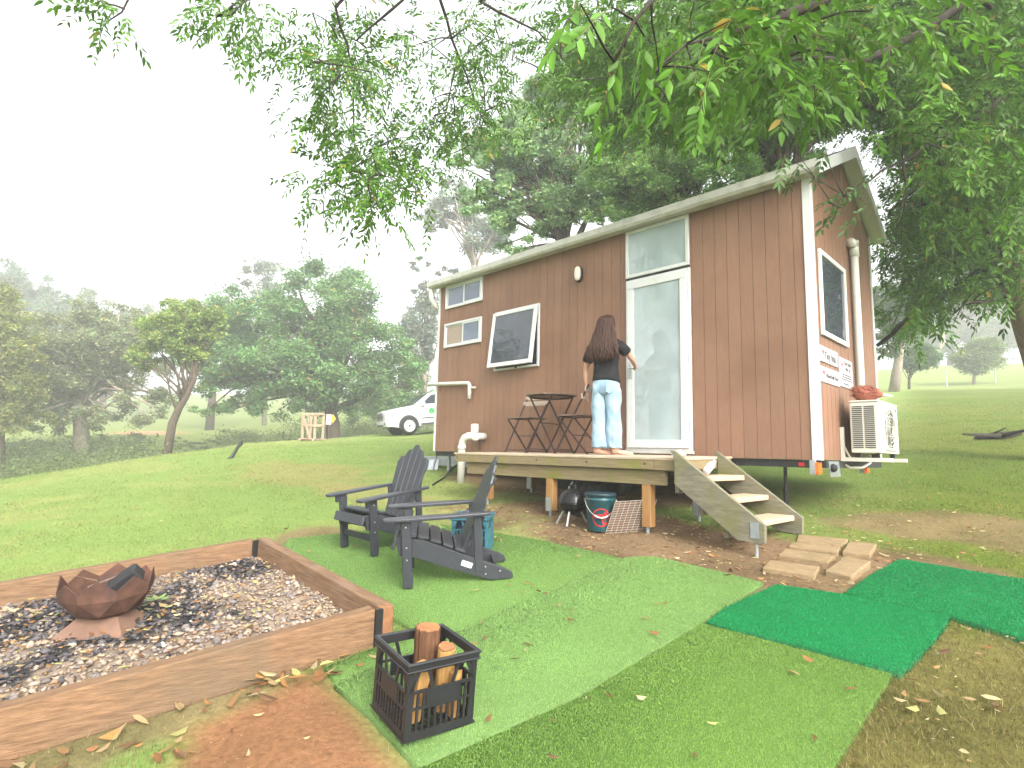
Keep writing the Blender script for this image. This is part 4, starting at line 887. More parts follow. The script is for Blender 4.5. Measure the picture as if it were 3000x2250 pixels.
for k in range(n):
    j = (k+1) % n
    Fb_ += [(k, j, n+k), (n+k, j, n+j), (n+k, n+j, 2*n+j), (2*n+k, n+k, 2*n+j), (2*n+k, 2*n+j, 4*n+k), (2*n+k, 4*n+k, 3*n+k), (2*n+j, 3*n+j, 4*n+k)]
bo = mb.add(Vb, Fb_).build('bowl', M['rust'], t); so_ = bo.modifiers.new('plate', 'SOLIDIFY'); so_.thickness = .006; so_.offset = -1
mb = MB(); b0 = [c+Vector((x, y, -.02)) for x, y in ((-.20,-.17),(.20,-.17),(.20,.17),(-.20,.17))]; b1 = [c+Vector((x, y, .085)) for x, y in ((-.11,-.09),(.11,-.09),(.11,.09),(-.11,.09))]
Rb = Matrix.Translation(c) @ Matrix.Rotation(R(48), 4, 'Z') @ Matrix.Translation(-c)
mb.loft([[Rb @ p for p in b0], [Rb @ p for p in b1]]).build('base', mat('dusty_rust', (.15,.085,.058), .85, .25, 7, bump=.2), t)
t = thing('charred_log', 'black charred log end propped on the rim of the fire bowl', 'log', tuple(c+Vector((.12,.14,.3))))
cl = at(404, 1678, 3.42); MB().bar(cl+np.array([-.07,-.11,-.10]), cl+np.array([.0,.01,.01]), .11, .095, (.3,0,1)).build('log', M['char'], t, bevel=.012)
t = thing('twigs', 'dry twigs lying in the fire bowl', 'twigs', tuple(c+Vector((-.05,0,.25))))
tw = MB()
for i in range(4):
    a = rng.uniform(0, 6.28); p = c+Vector((rng.uniform(-.14,.05), rng.uniform(-.16,.02), .255)); tw.tube([p, p+Vector((.08*math.cos(a), .08*math.sin(a), .03)), p+Vector((.15*math.cos(a+.3), .15*math.sin(a+.3), .06))], [.004,.003,.002], 5)
tw.build('sticks', M['slat'], t)
t = thing('leafy_sprig', 'fresh green leafy sprig lying on the gravel beside the fire bowl', 'sprig', tuple(at(455, 1800, 3.2)))
P = gpix(455, 1800); z0 = plane(P[0], P[1])+.085
lf = MB()
for i in range(9):
    a = R(40)*i+.3; d = Vector((math.cos(a), math.sin(a), .25)); s = Vector((-math.sin(a), math.cos(a), 0)); o = Vector((P[0], P[1], z0))+d*.02; L_ = rng.uniform(.06,.10)
    lf.add([o, o+d*L_*.4+s*.016, o+d*L_, o+d*L_*.4-s*.016], [(0,1,2,3)])
lf.build('leaves', mat('sprig_green', (.17,.27,.07), .6, .2, 20), t)

# ------------------------------------------------------------------ things under the deck
bx0, by0 = 4.00, -1.27; zg = plane(bx0, by0)
t = thing('kettle_barbecue', 'small black kettle barbecue with silver legs under the deck edge', 'barbecue', (bx0, by0, zg))
prof = [(.005,-.115),(.06,-.105),(.11,-.07),(.138,-.02),(.142,0)]
MB().lathe([(.005,.10),(.07,.11),(.12,.15),(.146,.205),(.150,.222),(.146,.222),(.11,.16)], (bx0, by0, zg), 32).build('bowl', M['enamel'], t, True)
MB().lathe([(.153,.220),(.155,.226),(.148,.236),(.140,.27),(.115,.318),(.075,.350),(.03,.362),(.002,.363)], (bx0, by0, zg), 32).build('lid', M['enamel'], t, True)
MB().tube([(bx0-.035,by0,zg+.360),(bx0-.035,by0,zg+.395),(bx0+.035,by0,zg+.395),(bx0+.035,by0,zg+.360)], .009, 8).build('lid_handle', M['rubber'], t)
vx = Vector((bx0+.045, by0-.05, zg+.338)); MB().lathe([(.004,0),(.022,0),(.022,.004),(.004,.005)], vx, 14, Matrix.Rotation(R(35), 4, (1,.9,0))).build('vent', M['galv'], t)
for a in (R(200), R(290), R(60)): MB().tube([(bx0+.09*math.cos(a), by0+.09*math.sin(a), zg+.14), (bx0+.17*math.cos(a), by0+.17*math.sin(a), zg+.0)], .011, 8).build('leg', M['silver'], t)
ux0, uy0 = 4.36, -1.29; zg = plane(ux0, uy0)
t = thing('bucket', 'dark teal lidded bucket with round red emblem and wire handle', 'bucket', (ux0, uy0, zg))
MB().lathe([(.002,.0),(.118,.0),(.121,.01),(.141,.285),(.148,.29),(.148,.305),(.142,.308),(.142,.322),(.149,.325),(.149,.338),(.145,.342)], (ux0, uy0, zg), 40).build('pail', M['bucket'], t, True)
MB().lathe([(.153,.330),(.154,.352),(.146,.362),(.135,.356),(.002,.354)], (ux0, uy0, zg), 40).build('lid', mat('dark_lid', (.012,.03,.04), .4, .2, 9), t, True)
va = math.atan2(CAM[1]-uy0, CAM[0]-ux0)+R(4)
def onb(u, z, o): # wrap on the pail
    r_ = .121+(z-.01)/.275*.02+o; return (ux0+r_*math.cos(va+u/.131), uy0+r_*math.sin(va+u/.131), zg+z)
def decal(mb, pts, o):
    V = [onb(u, z, o) for u, z in pts]; mb.add(V, [tuple(range(len(V)))])
em = MB(); cz = .135; N_ = 36
for k in range(N_):
    a0, a1 = 2*math.pi*k/N_, 2*math.pi*(k+1)/N_
    em.add([onb(r_*math.cos(a), cz+r_*math.sin(a), .0012) for r_, a in ((.086,a0),(.086,a1),(.076,a1),(.076,a0))], [(0,1,2,3)])
hm = [[(-.064,.045-.02),(-.02,.030),(-.02,.012),(-.066,.0)],[(-.02,.032),(.025,.034),(.025,.006),(-.02,.010)],[(.025,.05),(.04,.052),(.055,.042),(.055,.0),(.025,.0)],[(.0,.008),(.03,.004),(.055,-.055),(.018,-.066)],[(-.066,.0),(-.04,.008),(-.045,-.008),(-.058,-.012)]]
for q in hm: decal(em, [(u, cz+v) for u, v in q], .0016)
em.build('emblem', M['red'], t)
hp = [onb(-.131*1.45+u, z, .008) for u, z in ((0,.30),)] 
hb = []
for s in np.linspace(-1, 1, 15): hb.append(onb(s*.185, .300-.165*(1-abs(s)**1.7), .012+.018*(1-abs(s))))
MB().tube(hb, .0032, 6).build('handle', M['wire'], t)
MB().tube(hb[5:10], .007, 8).build('handle_grip', M['white'], t)
t = thing('wire_rack', 'brown board and wire rack leaning between bucket and deck post', 'rack', (4.6, -1.25, plane(4.6,-1.25)))
p0 = Vector((4.47,-1.36,plane(4.47,-1.36))); p1 = Vector((4.73,-1.06,plane(4.73,-1.06))); lean = Vector((.10,.02,.30))
MB().prism([(0,0),(1,0),(1,1),(0,1)], lambda u, v, w_: tuple(p0+(p1-p0)*u+lean*v+Vector((.02,-.02,0))*w_), -.9, -.3).build('board', M['board'], t)
wr = MB()
for u in np.linspace(0, 1, 9): wr.tube([p0+(p1-p0)*u+Vector((.002,-.004,0)), p0+(p1-p0)*u+lean*1.02+Vector((.002,-.004,0))], .0022, 5)
for v in np.linspace(.02, 1.02, 14): wr.tube([p0+lean*v+Vector((.003,-.006,0)), p1+lean*v+Vector((.003,-.006,0))], .0018, 5)
wr.build('wire_grid', M['wire'], t)
t = thing('storage_bag', 'crumpled black bag in the dark under the deck behind the barbecue', 'bag', (3.85, -.85, plane(3.85,-.85)))
r3 = np.random.default_rng(9); z0 = plane(3.85,-.85); rings = []
for s, z in ((1,0),(1.15,.1),(1.1,.22),(.95,.32),(.6,.40),(.15,.42)): rings.append([(3.85+.24*s*math.cos(a)*(1+r3.normal(0,.09)), -.85+.16*s*math.sin(a)*(1+r3.normal(0,.09)), z0+z+r3.normal(0,.012)) for a in np.linspace(0, 2*np.pi, 22, endpoint=False)])
MB().loft(rings).build('bag', M['rubber'], t)
MB().tube([(3.74,-1.02,z0+.2),(3.76,-1.03,z0+.3),(3.79,-1.0,z0+.36)], .008, 6).build('strap', M['white'], t)
# pavers
pv = [[(5.866,-.41),(6.26,-.318),(6.274,-.589),(5.925,-.649)],[(5.916,-.68),(6.276,-.608),(6.305,-.818),(5.928,-.863)],[(5.935,-.922),(6.308,-.870),(6.313,-1.106),(5.951,-1.146)],[(5.966,-1.337),(6.311,-1.271),(6.344,-1.516),(5.99,-1.574)],[(6.285,-.439),(6.478,-.375),(6.51,-.774),(6.315,-.803)],[(6.378,-.913),(6.561,-.937),(6.538,-1.421),(6.36,-1.401)]]
pl = ['tan paver closest to the bottom step, farthest from the camera','narrow tan paver second from the bottom step','narrow tan paver third from the bottom step','tan paver of the left row nearest the light turf','tan paver at the far end of the right row','largest looking tan paver, nearest the dark green mat']
for P, l in zip(pv, pl):
    cx_, cy_ = np.mean(P, 0); P = [(cx_+(x-cx_)*.95, cy_+(y-cy_)*.90) for x, y in P]
    tz = rng.uniform(.016, .034)+(.014 if 'nearest' in l else 0)
    o = MB().loft([[(x, y, plane(x, y)-.03) for x, y in P], [(x, y, plane(x, y)+tz) for x, y in P]]).build('paver', M['paver'], None, bevel=.006); tag(o, l, 'paver', 'tan pavers at the foot of the steps')
# spade, hose, branches
t = thing('spade', 'spade with D shaped handle propped against the trailer drawbar', 'spade', (-.45, .35, g1(-.45,.35)))
z0 = g1(-.45,.35); MB().tube([(-.45,.35,z0),(-.40,.50,z0+.80)], .016, 8).build('shaft', M['galv'], t)
MB().tube([(-.40,.50,z0+.79),(-.46,.46,z0+.88),(-.44,.48,z0+.93),(-.35,.55,z0+.93),(-.33,.56,z0+.88),(-.40,.50,z0+.79)], .013, 8).build('grip', M['echid'], t)
MB().prism([(-.09,0),(.09,0),(.085,.2),(-.085,.2)], lambda u, v, w_: (-.455+u*.7, .34+u*.7+w_+v*.18, z0-.02+v), -.004, .004).build('blade', M['galv'], t)
q = [gpix(1268, 1424), gpix(1300, 1403), gpix(1322, 1378), at(1345, 1362, 8.6)]
q = [Vector(p)+Vector((0,0,.02)) for p in q]
tag(MB().tube(q, .014, 8).build('hose', M['hose'], None, True), 'black hose trailing onto the grass from beneath the house', 'hose')
A_ = gpix(652, 1347); B_ = at(706, 1301, np.dot(A_-CAM, FW)+.4)
tag(MB().tube([A_-np.array([0,0,.1]), A_*.55+B_*.45+np.array([.04,.02,-.09]), B_*.85+A_*.15, B_, B_+np.array([0,.03,.09])], [.03,.04,.035,.045,.012], 8).build('leaning_pole', M['hose'], None, True), 'dark bent pole sticking out of the left lawn', 'pole')
A_ = gpix(2856, 1288); B_ = gpix(2990, 1283)
fb = [Vector(A_)+Vector((0,0,.03)), Vector(A_*.7+B_*.3)+Vector((0,0,.06)), Vector(A_*.4+B_*.6)+Vector((0,-.1,.05)), Vector(B_)+Vector((0,0,.10))]
tag(MB().tube(fb, [.03,.06,.08,.05], 8).tube([fb[2], fb[2]+Vector((-.5,-.9,.0))], [.05,.02], 6).tube([fb[2], fb[2]+Vector((.5,-.5,.12))], [.05,.02], 6).tube([fb[1], fb[1]+Vector((.3,-.3,.15))], [.03,.01], 6).build('fallen_branch', M['darkbark'], None, True), 'dark dead branch fallen on the lawn at the right edge', 'branch')

# ------------------------------------------------------------------ woman at the door
PX, PY = 3.95, -.62; PZ = ZD(PY)
fv = Vector((-.22, .975, 0)).normalized(); rv = Vector((fv.y, -fv.x, 0))
def W(r_, f_, z): return Vector((PX, PY, PZ))+rv*r_+fv*f_+Vector((0, 0, z))
t = thing('person', 'woman with long dark hair, black t-shirt and light jeans reaching for the door', 'person', (PX, PY, PZ))
sk = {}
def add_sk():
    V = []; E_ = []; Rr = []
    def v(p, r_): V.append(W(*p)); Rr.append(r_); return len(V)-1
    def chain(start, pts):
        a = start
        for p, r_ in pts: b = v(p, r_); E_.append((a, b)); a = b
        return a
    pel = v((0,0,.86), .115)
    ch = chain(pel, [((0,0,.98),.10),((0,.0,1.12),.105),((0,0,1.22),.10)])
    nk = chain(ch, [((0,.005,1.30),.052),((.005,.02,1.36),.048)])
    chain(nk, [((.008,.035,1.43),.075),((.010,.030,1.50),.080),((.010,.020,1.555),.055)])
    def hand(w0, dirs, up, s):
        # palm then five fingers
        d = Vector(dirs).normalized(); u = Vector(up).normalized(); sd = d.cross(u)
        base = Vector(w0)
        palm = base+d*.045; pi = None
        return base, d, u, sd
    # left arm hangs
    wl = chain(ch, [((-.13,0,1.255),.055),((-.185,-.005,1.20),.047),((-.225,-.01,1.08),.040),((-.252,-.005,.985),.034),((-.262,.02,.88),.031),((-.260,.045,.785),.022),((-.256,.055,.745),.026),((-.252,.062,.705),.027)])
    for k, (o, ln) in enumerate(((-.022,.070),(-.008,.080),(.007,.076),(.020,.058))):
        chain(wl, [((-.250+o*.35,.062+o,.668),.0095),((-.244+o*.3,.068+o,.705-ln*.9),.0085),((-.234+o*.3,.066+o,.705-ln*1.35),.007)])
    chain(wl-1, [((-.233,.095,.735),.011),((-.226,.105,.700),.009),((-.224,.103,.672),.007)])
    # right arm reaches forward to the lever
    wr_ = chain(ch, [((.13,0.02,1.255),.055),((.185,.045,1.21),.047),((.215,.12,1.150),.040),((.232,.195,1.098),.035),((.222,.29,1.074),.031),((.200,.382,1.053),.022),((.192,.420,1.050),.026),((.180,.452,1.050),.026)])
    for k, (o, ln) in enumerate(((.024,.05),(.009,.052),(-.007,.050),(-.021,.042))):
        chain(wr_, [((.170,.490,1.050+o),.0095),((.152,.512,1.045+o),.0085),((.132,.502,1.040+o),.007)])
    chain(wr_-1, [((.165,.425,1.082),.011),((.150,.452,1.080),.009),((.140,.475,1.070),.007)])
    for s, fo in ((-1,-.02),(1,.07)):
        chain(pel, [((s*.085,.0,.80),.095),((s*.088,fo*.6+.01,.46),.055),((s*.088,fo-.01,.10),.036),((s*.088,fo-.015,.040),.034)])
        a = len(V)-1
        chain(a, [((s*.092+.045,fo+.050,.030),.030),((s*.098+.105,fo+.095,.020),.030),((s*.100+.150,fo+.125,.014),.020)])
        chain(a, [((s*.088-.045,fo-.040,.028),.026)])
    return V, E_, Rr
V, E_, Rr = add_sk()
me = bpy.data.meshes.new('body'); me.from_pydata(V, E_, []); me.materials.append(M['skin'])
ob = bpy.data.objects.new('body', me); COL.objects.link(ob)
md = ob.modifiers.new('skin', 'SKIN'); md.use_smooth_shade = True; md.branch_smoothing = .3
if not me.skin_vertices: pass
for i, r_ in enumerate(Rr): me.skin_vertices[0].data[i].radius = (r_, r_); me.skin_vertices[0].data[i].use_root = (i == 0)
ss = ob.modifiers.new('sub', 'SUBSURF'); ss.levels = ss.render_levels = 1
par(ob, t)
def eloft(rows, n=28, wob=0, seed=1, pw=.85):
    """rows: (centre r, f, z, half width, half depth, tilt of the ring)"""
    r9 = np.random.default_rng(seed); rings = []
    ph = r9.uniform(0, 6.28, 8)
    for j, row in enumerate(rows):
        cr_, cf, z, a, b = row[:5]; tl = row[5] if len(row) > 5 else (0, 0); q = []
        for k in range(n):
            an = 2*math.pi*k/n; cx_ = math.copysign(abs(math.cos(an))**pw, math.cos(an)); sy_ = math.copysign(abs(math.sin(an))**pw, math.sin(an))
            wv = 1+wob*(math.sin(an*3+j*.9+ph[0])+.7*math.sin(an*5-j*1.7+ph[1])+.6*math.sin(an*2+j*2.3+ph[2]))
            q.append(W(cr_+a*cx_*wv, cf+b*sy_*wv, z+tl[0]*cx_+tl[1]*sy_+wob*.15*math.sin(an*4+j)))
        rings.append(q)
    return rings
# jeans: hips then two wide legs
hip = MB().loft(eloft([(0,0,.93,.125,.092),(0,0,.88,.140,.102),(0,-.005,.82,.152,.112),(0,-.005,.76,.158,.112),(0,.0,.70,.160,.105),(0,0,.66,.150,.09)], 32, .012, 5))
for s, fo in ((-1,-.02),(1,.07)):
    rows = [(s*.080,0,.78,.078,.105)]
    for k, z in enumerate(np.linspace(.72, .085, 16)):
        u = k/15; a = .086*(1-u)+.083*u+.008*math.sin(u*9+s); b = .102*(1-u)+.098*u
        rows.append((s*(.080-.008*u), fo*u*.9, z, a, b))
    rows.append((s*.090, fo*.9, .075, .088, .104))
    hip.loft(eloft(rows, 24, .045, 6+s, .95))
hip.build('jeans', M['denim'], t, True, sub=1)
pk = MB()
for s in (-1, 1):
    q = [W(s*.045,-.108,.80), W(s*.125,-.085,.80), W(s*.122,-.092,.70), W(s*.085,-.116,.675), W(s*.048,-.121,.70)]
    o_ = -fv*.010; pk.loft([[p+o_*.2 for p in q], [p+o_ for p in q]])
pk.build('back_pocket', M['denim'], t)
sh = MB().loft(eloft([(0,-.005,.795,.163,.122,(-.01,-.03)),(0,-.005,.83,.160,.118,(-.008,-.02)),(0,0,.90,.150,.108,(-.004,-.01)),(0,0,1.0,.140,.102),(0,0,1.10,.150,.106),(0,0,1.19,.166,.108),(0,0,1.25,.166,.095),(0,.003,1.290,.135,.075),(0,.005,1.325,.072,.062)], 32, .016, 3))
for s, a0, a1, a2 in ((-1,(-.115,0,1.250),(-.198,-.005,1.17),(-.238,-.012,1.045)),(1,(.115,.015,1.250),(.185,.055,1.195),(.212,.105,1.150))):
    sh.tube([W(*a0), W(*[(p+q)/2 for p, q in zip(a0, a1)]), W(*a1), W(*[(p+q)/2 for p, q in zip(a1, a2)]), W(*a2)], [.070,.068,.064,.064,.066], 18)
for s in (-1, 1): sh.tube([W(s*.02,.004,1.275), W(s*.10,.008,1.262), W(s*.165,.02 if s > 0 else 0,1.222)], [.060,.066,.064], 16)
sh.build('t_shirt', M['tee'], t, True, sub=1)
# hair: cap, falling mass and locks
hc = (.010, .010)
hr = MB().loft(eloft([(.010,.022,1.600,.012,.012),(.010,.020,1.594,.045,.05),(.010,.015,1.572,.078,.083),(.008,.005,1.53,.094,.098),(.006,-.005,1.48,.099,.098),(.004,-.022,1.43,.104,.083),(0,-.042,1.37,.112,.066),(-.004,-.070,1.31,.126,.052),(-.008,-.090,1.25,.140,.046),(-.010,-.104,1.19,.156,.040),(-.010,-.112,1.13,.154,.030),(-.008,-.112,1.115,.13,.020),(-.008,-.110,1.10,.10,.012)], 36, .020, 8, 1.0))
for i in range(190):
    a = rng.uniform(R(185), R(355)); lx_ = math.cos(a); ly_ = math.sin(a); k = rng.uniform(.85, 1.05); ln = rng.uniform(1.05, 1.17)
    pts = []; w1 = rng.normal(0, .03); w2 = rng.uniform(0, 6.28)
    for z, aa, bb, cf in ((1.575,.074,.080,.014),(1.53,.095,.099,.005),(1.48,.101,.100,-.005),(1.42,.106,.085,-.025),(1.35,.117,.066,-.05),(1.28,.134,.054,-.08),(1.20,.160,.046,-.102),(ln+.04,.162,.040,-.112),(ln-.03,.162,.030,-.114)):
        pts.append(W(.004+aa*1.01*k*lx_+w1*(1.55-z)*2+(.006+.05*max(0,1.42-z))*math.sin(z*34+w2), cf+bb*1.03*ly_*min(k, 1.02)+.004*math.cos(z*22+w2), z))
    hr.tube(pts, [.004,.009,.011,.012,.012,.012,.011,.009,.002], 6)
hr.build('hair', M['hair'], t, True)

# ------------------------------------------------------------------ parked car
CB = gpix(1198, 1276); hd = Vector((-.30, -.954, 0)).normalized(); lf_ = Vector((-hd.y, hd.x, 0))
fw_c = Vector(CB)-lf_*.80                       # centre line at front axle
z1 = g1(*(fw_c)[:2]); rc = fw_c-hd*2.9; z2 = g1(rc.x, rc.y)
up_ = Vector((0, 0, 1)); pit_ = math.atan2(z1-z2, 2.9)
hx = (hd*math.cos(pit_)+up_*math.sin(pit_)); uz_ = lf_.cross(hx)*-1; uz_ = hx.cross(lf_)
if uz_.z < 0: uz_ = -uz_
org = Vector((fw_c.x, fw_c.y, z1))+hx*.92
def cw(x, y, z): return org+hx*x+lf_*y+uz_*z
t = thing('parked_car', 'white four wheel drive with green emblem on its door, parked behind the house corner', 'car', tuple(org))
low = [(-.02,.42),(.0,.60),(-.01,.80),(-.05,.98),(-.14,1.07),(-.55,1.15),(-1.22,1.22),(-3.0,1.22),(-4.85,1.20),(-4.9,.8),(-4.88,.45),(-4.4,.38),(-.5,.34)]
mb = MB(); n = len(low); rings = []
for y, s, dz in ((-.93,.965,0),(-.915,.985,0),(-.80,1,.012),(0,1.0,.03),(.80,1,.012),(.915,.985,0),(.93,.965,0)):
    rings.append([cw(-2.45+(x+2.45)*(s if abs(y) > .5 else 1.0)+(.06 if abs(y) < .5 and x > -.3 else 0)-(.05 if abs(y) > .9 and x > -.3 else 0), y, z+(dz if z > 1 else 0)) for x, z in low])
mb.loft(rings).build('body', M['carwhite'], t, False, bevel=.04, seg=2)
gh_ = [(-1.16,1.20),(-1.95,1.70),(-2.35,1.79),(-4.2,1.78),(-4.80,1.20)]
MB().loft([[cw(x if z < 1.5 else x, y*(1.0 if z < 1.5 else .80), z) for x, z in gh_] for y in (-.84, .84)]).build('cabin', M['carwhite'], t, bevel=.04, seg=2)
def quad3(mb, pts, o): mb.loft([[p for p in pts], [p+o for p in pts]])
mb = MB(); quad3(mb, [cw(-1.22,-.74,1.25), cw(-1.22,.74,1.25), cw(-1.93,.60,1.685), cw(-1.93,-.60,1.685)], (hx*.53+uz_*.85)*.012); mb.build('windscreen', M['glass'], t)
for s in (1, -1):
    mb = MB()
    for q in ([(-1.55,1.26),(-2.05,1.63),(-2.48,1.66),(-2.48,1.26)],[(-2.56,1.26),(-2.56,1.66),(-3.4,1.66),(-3.5,1.26)],[(-3.58,1.26),(-3.5,1.66),(-4.2,1.64),(-4.6,1.26)]):
        quad3(mb, [cw(x, s*(.852-(z-1.2)*.285), z) for x, z in q], lf_*.008*s)
    mb.build('side_window', M['glass'], t)
    MB().lathe([(.01,-.06),(.07,-.09),(.115,-.06),(.12,0),(.115,.06),(.07,.07),(.01,.06)], cw(-1.55, s*1.0, 1.27), 14, Matrix.Rotation(R(90), 4, 'X')).build('mirror', M['carwhite'], t, True)
    for wx in (-.92, -3.80):
        Mw = Matrix((( *hx, 0), (*uz_, 0), (*lf_, 0), (0, 0, 0, 1))).transposed()
        wl = MB().lathe([(.24,-.12),(.34,-.115),(.375,-.07),(.378,0),(.375,.07),(.34,.115),(.24,.12)], cw(wx, s*.87, .378), 28, Mw).build('wheel', M['rubber'], t, True)
        MB().lathe([(.02,s*.122),(.07,s*.135),(.16,s*.126),(.22,s*.140),(.245,s*.136),(.245,0),(.02,0)], cw(wx, s*.87, .378), 20, Mw).build('rim', M['silver'], wl)
        MB().lathe([(.001,s*.134),(.045,s*.134),(.035,s*.148),(.001,s*.148)], cw(wx, s*.87, .378), 12, Mw).build('wheel_cap', M['cargrey'], wl)
        arch = [(.44*math.cos(a), .44*math.sin(a)) for a in np.linspace(-.25, math.pi+.25, 18)]
        MB().prism(arch, lambda u, v, w_: tuple(cw(wx+u, w_*s, .40+v)), .60, .936).build('wheel_arch', M['cargrey'], t)
    mb = MB(); quad3(mb, [cw(-.06,s*.62,.93), cw(-.10,s*.86,.95), cw(-.52,s*.915,1.06), cw(-.30,s*.80,1.05), cw(-.10,s*.58,1.0)], (hx*.6+lf_*s*.4)*.03); mb.build('headlight', M['lens'], t)
    mb = MB(); quad3(mb, [cw(.0,s*.55,.50), cw(-.07,s*.84,.58), cw(-.07,s*.84,.66), cw(.0,s*.55,.58)], hx*.03); mb.build('fog_lamp_recess', M['cargrey'], t)
    MB().bar(cw(-1.45,s*.94,.42), cw(-3.3,s*.94,.42), .12, .07, uz_).build('side_step', M['cargrey'], t)
    MB().bar(cw(-1.5,s*.932,.66), cw(-4.3,s*.932,.66), .012, .05, uz_).build('side_trim', M['cargrey'], t)
mb = MB()
for z in (.72, .79, .86, .93, .985): mb.bar(cw(.055,-.52,z), cw(.055,.52,z), .03, .032, uz_)
mb.build('grille', M['cargrey'], t)
MB().bar(cw(.05,-.5,.90), cw(.05,.5,.90), .06, .02, uz_).build('grille_bar', M['silver'], t)
MB().bar(cw(.07,-.22,.58), cw(.07,.22,.58), .02, .10, uz_).build('number_plate', M['sign'], t)
MB().bar(cw(.05,-.45,.48), cw(.05,.45,.48), .04, .06, uz_).build('lower_intake', M['cargrey'], t)
em = MB()
for q in ([(0,.13),(.12,.06),(0,-.01),(-.12,.06)],[(-.12,.055),(-.005,-.015),(-.005,-.15),(-.12,-.08)],[(.12,.055),(.005,-.015),(.005,-.15),(.12,-.08)]):
    em.prism(q, lambda u, v, w_: tuple(cw(-1.95-u, w_, .95+v)), .934, .940)
em.build('door_emblem', M['greenlogo'], t)

# ------------------------------------------------------------------ pallet stand with sign
PB = gpix(915, 1291); dd = float(np.dot(PB-CAM, FW)); Pm = dd/F*1.0
ex = Vector(RT); ex.z = 0; ex.normalize(); ey = Vector((-ex.y, ex.x, 0)); o = Vector(PB)
def pw(x, y, z): return o+ex*x+ey*y+Vector((0, 0, z))
s_ = dd/F
t = thing('pallet_frame', 'upright raw timber pallet frame standing on the far lawn', 'pallet frame', tuple(o))
hgt = 80*s_; wd_ = 60*s_
fr_ = MB()
for x in (-.5, -.12, .1, .5): fr_.bar(pw(x*wd_, 0, 0), pw(x*wd_*(1.05 if x < 0 else .98), 0, hgt*(.97 if x < 0 else 1.0)), .09, .03, ey)
for z in (.55, .965): fr_.bar(pw(-.53*wd_, -.035, z*hgt), pw(.52*wd_, -.035, z*hgt*1.02), .03, .09)
fr_.bar(pw(-.5*wd_, -.07, .9*hgt), pw(-.05*wd_, -.07, .03), .09, .03, ey)
for x in (-.5, .5): fr_.bar(pw(x*wd_, .5, 0), pw(x*wd_, .5, hgt*.95), .07, .03, ey)
fr_.build('frame', M['pallet'], t)
bs = MB()
for y in (-.1, .2, .5): bs.bar(pw(-.6*wd_, y, .06), pw(.75*wd_, y, .06), .1, .03)
for x in (-.55, .1, .7): bs.bar(pw(x*wd_, -.15, .02), pw(x*wd_, .55, .02), .1, .05)
bs.build('base', M['pallet'], t)
t = thing('direction_sign', 'white notice and yellow arrow on a dark post beside the pallet frame', 'sign', tuple(pw(.66*wd_, .1, 0)))
MB().bar(pw(.66*wd_, .1, 0), pw(.66*wd_, .1, hgt*1.02), .06, .03, ey).build('post', M['black'], t)
MB().prism([(.62,.70),(.90,.70),(.90,.64),(1.06,.82),(.90,1.0),(.90,.94),(.62,.94)], lambda u, v, w_: tuple(pw(u*wd_, .06-w_, v*hgt)), 0, .012).build('arrow', M['yellow'], t)
MB().prism([(.60,.60),(.86,.60),(.86,.98),(.60,.98)], lambda u, v, w_: tuple(pw(u*wd_, .03-w_, v*hgt)), 0, .012).build('notice', M['sign'], t)
ln = MB()
for i in range(5): ln.prism([(.65,.66+i*.06),(.65+.16*rng.uniform(.6,1),.66+i*.06),(.65+.16,.675+i*.06),(.65,.675+i*.06)], lambda u, v, w_: tuple(pw(u*wd_, .017-w_, v*hgt)), .0, .002)
ln.build('print', M['ink'], t)
# fence posts
def fpost(label, px, py, h, w_, m):
    P = gpix(px, py); tag(MB().box(P[0]-w_/2, P[0]+w_/2, P[1]-w_/2, P[1]+w_/2, P[2]-.2, P[2]+h).build('fence_post', m, None, bevel=.01), label, 'fence post')
fpost('short pale post at the brow of the left lawn', 424, 1333, .28, .13, M['trimgrey'])
fpost('dark stump of a fence post left of the pallet frame', 829, 1284, .55, .16, M['treebark'])
fpost('thin dark stake between the stump and the pallet frame', 851, 1284, .75, .05, M['treebark'])
fpost('slim pale stake on the far right lawn, left of the small round tree', 2775, 1138, 1.35, .09, M['galv'])
fpost('slim pale stake on the far right lawn, right of the small round tree', 2918, 1122, 1.15, .09, M['galv'])
t = thing('field_gate', 'grey rail barrier in front of the dark trees at far right', 'gate', tuple(gpix(2975, 1074)))
P = Vector(gpix(2968, 1072)); q = Vector(gpix(3060, 1074))
MB().tube([P, P+Vector((0,0,.9))], .09, 8).tube([q, q+Vector((0,0,.9))], .09, 8).build('post', M['galv'], t)
MB().tube([P+Vector((-2.4,0,.35)), P+Vector((0,0,.85)), q+Vector((0,0,.4))], .06, 6).build('rail', M['galv'], t)
P = Vector(gpix(2915, 1066)); 
# ------------------------------------------------------------------ trees
def nrm_(a): return a/np.maximum(1e-9, np.linalg.norm(a, axis=-1, keepdims=True))
def quads_leaf(c, ax, nr, ln, wd):
    ax = nrm_(ax); sd = nrm_(np.cross(ax, nr)); nr = np.cross(sd, ax)
    l = ln[:, None]; w2 = wd[:, None]/2
    V = np.stack([c-ax*l/2, c+sd*w2-ax*l*.05+nr*l*.08, c+ax*l/2, c-sd*w2-ax*l*.05+nr*l*.08], 1).reshape(-1, 3)
    return V, np.arange(len(c)*4).reshape(-1, 4)
def limb(mb, a, b, r0, r1, r, sag=.12, n=6, k=5):
    a = np.array(a, float); b = np.array(b, float); L_ = np.linalg.norm(b-a); m = (a+b)/2+r.normal(0, sag, 3)*L_*.6+np.array([0, 0, sag*L_*.5])
    t = np.linspace(0, 1, k)[:, None]; P = (1-t)**2*a+2*t*(1-t)*m+t*t*b
    P[1:-1] += r.normal(0, .015, (k-2, 3))*L_
    mb.tube(P, list(np.linspace(r0, r1, k)), n); return P
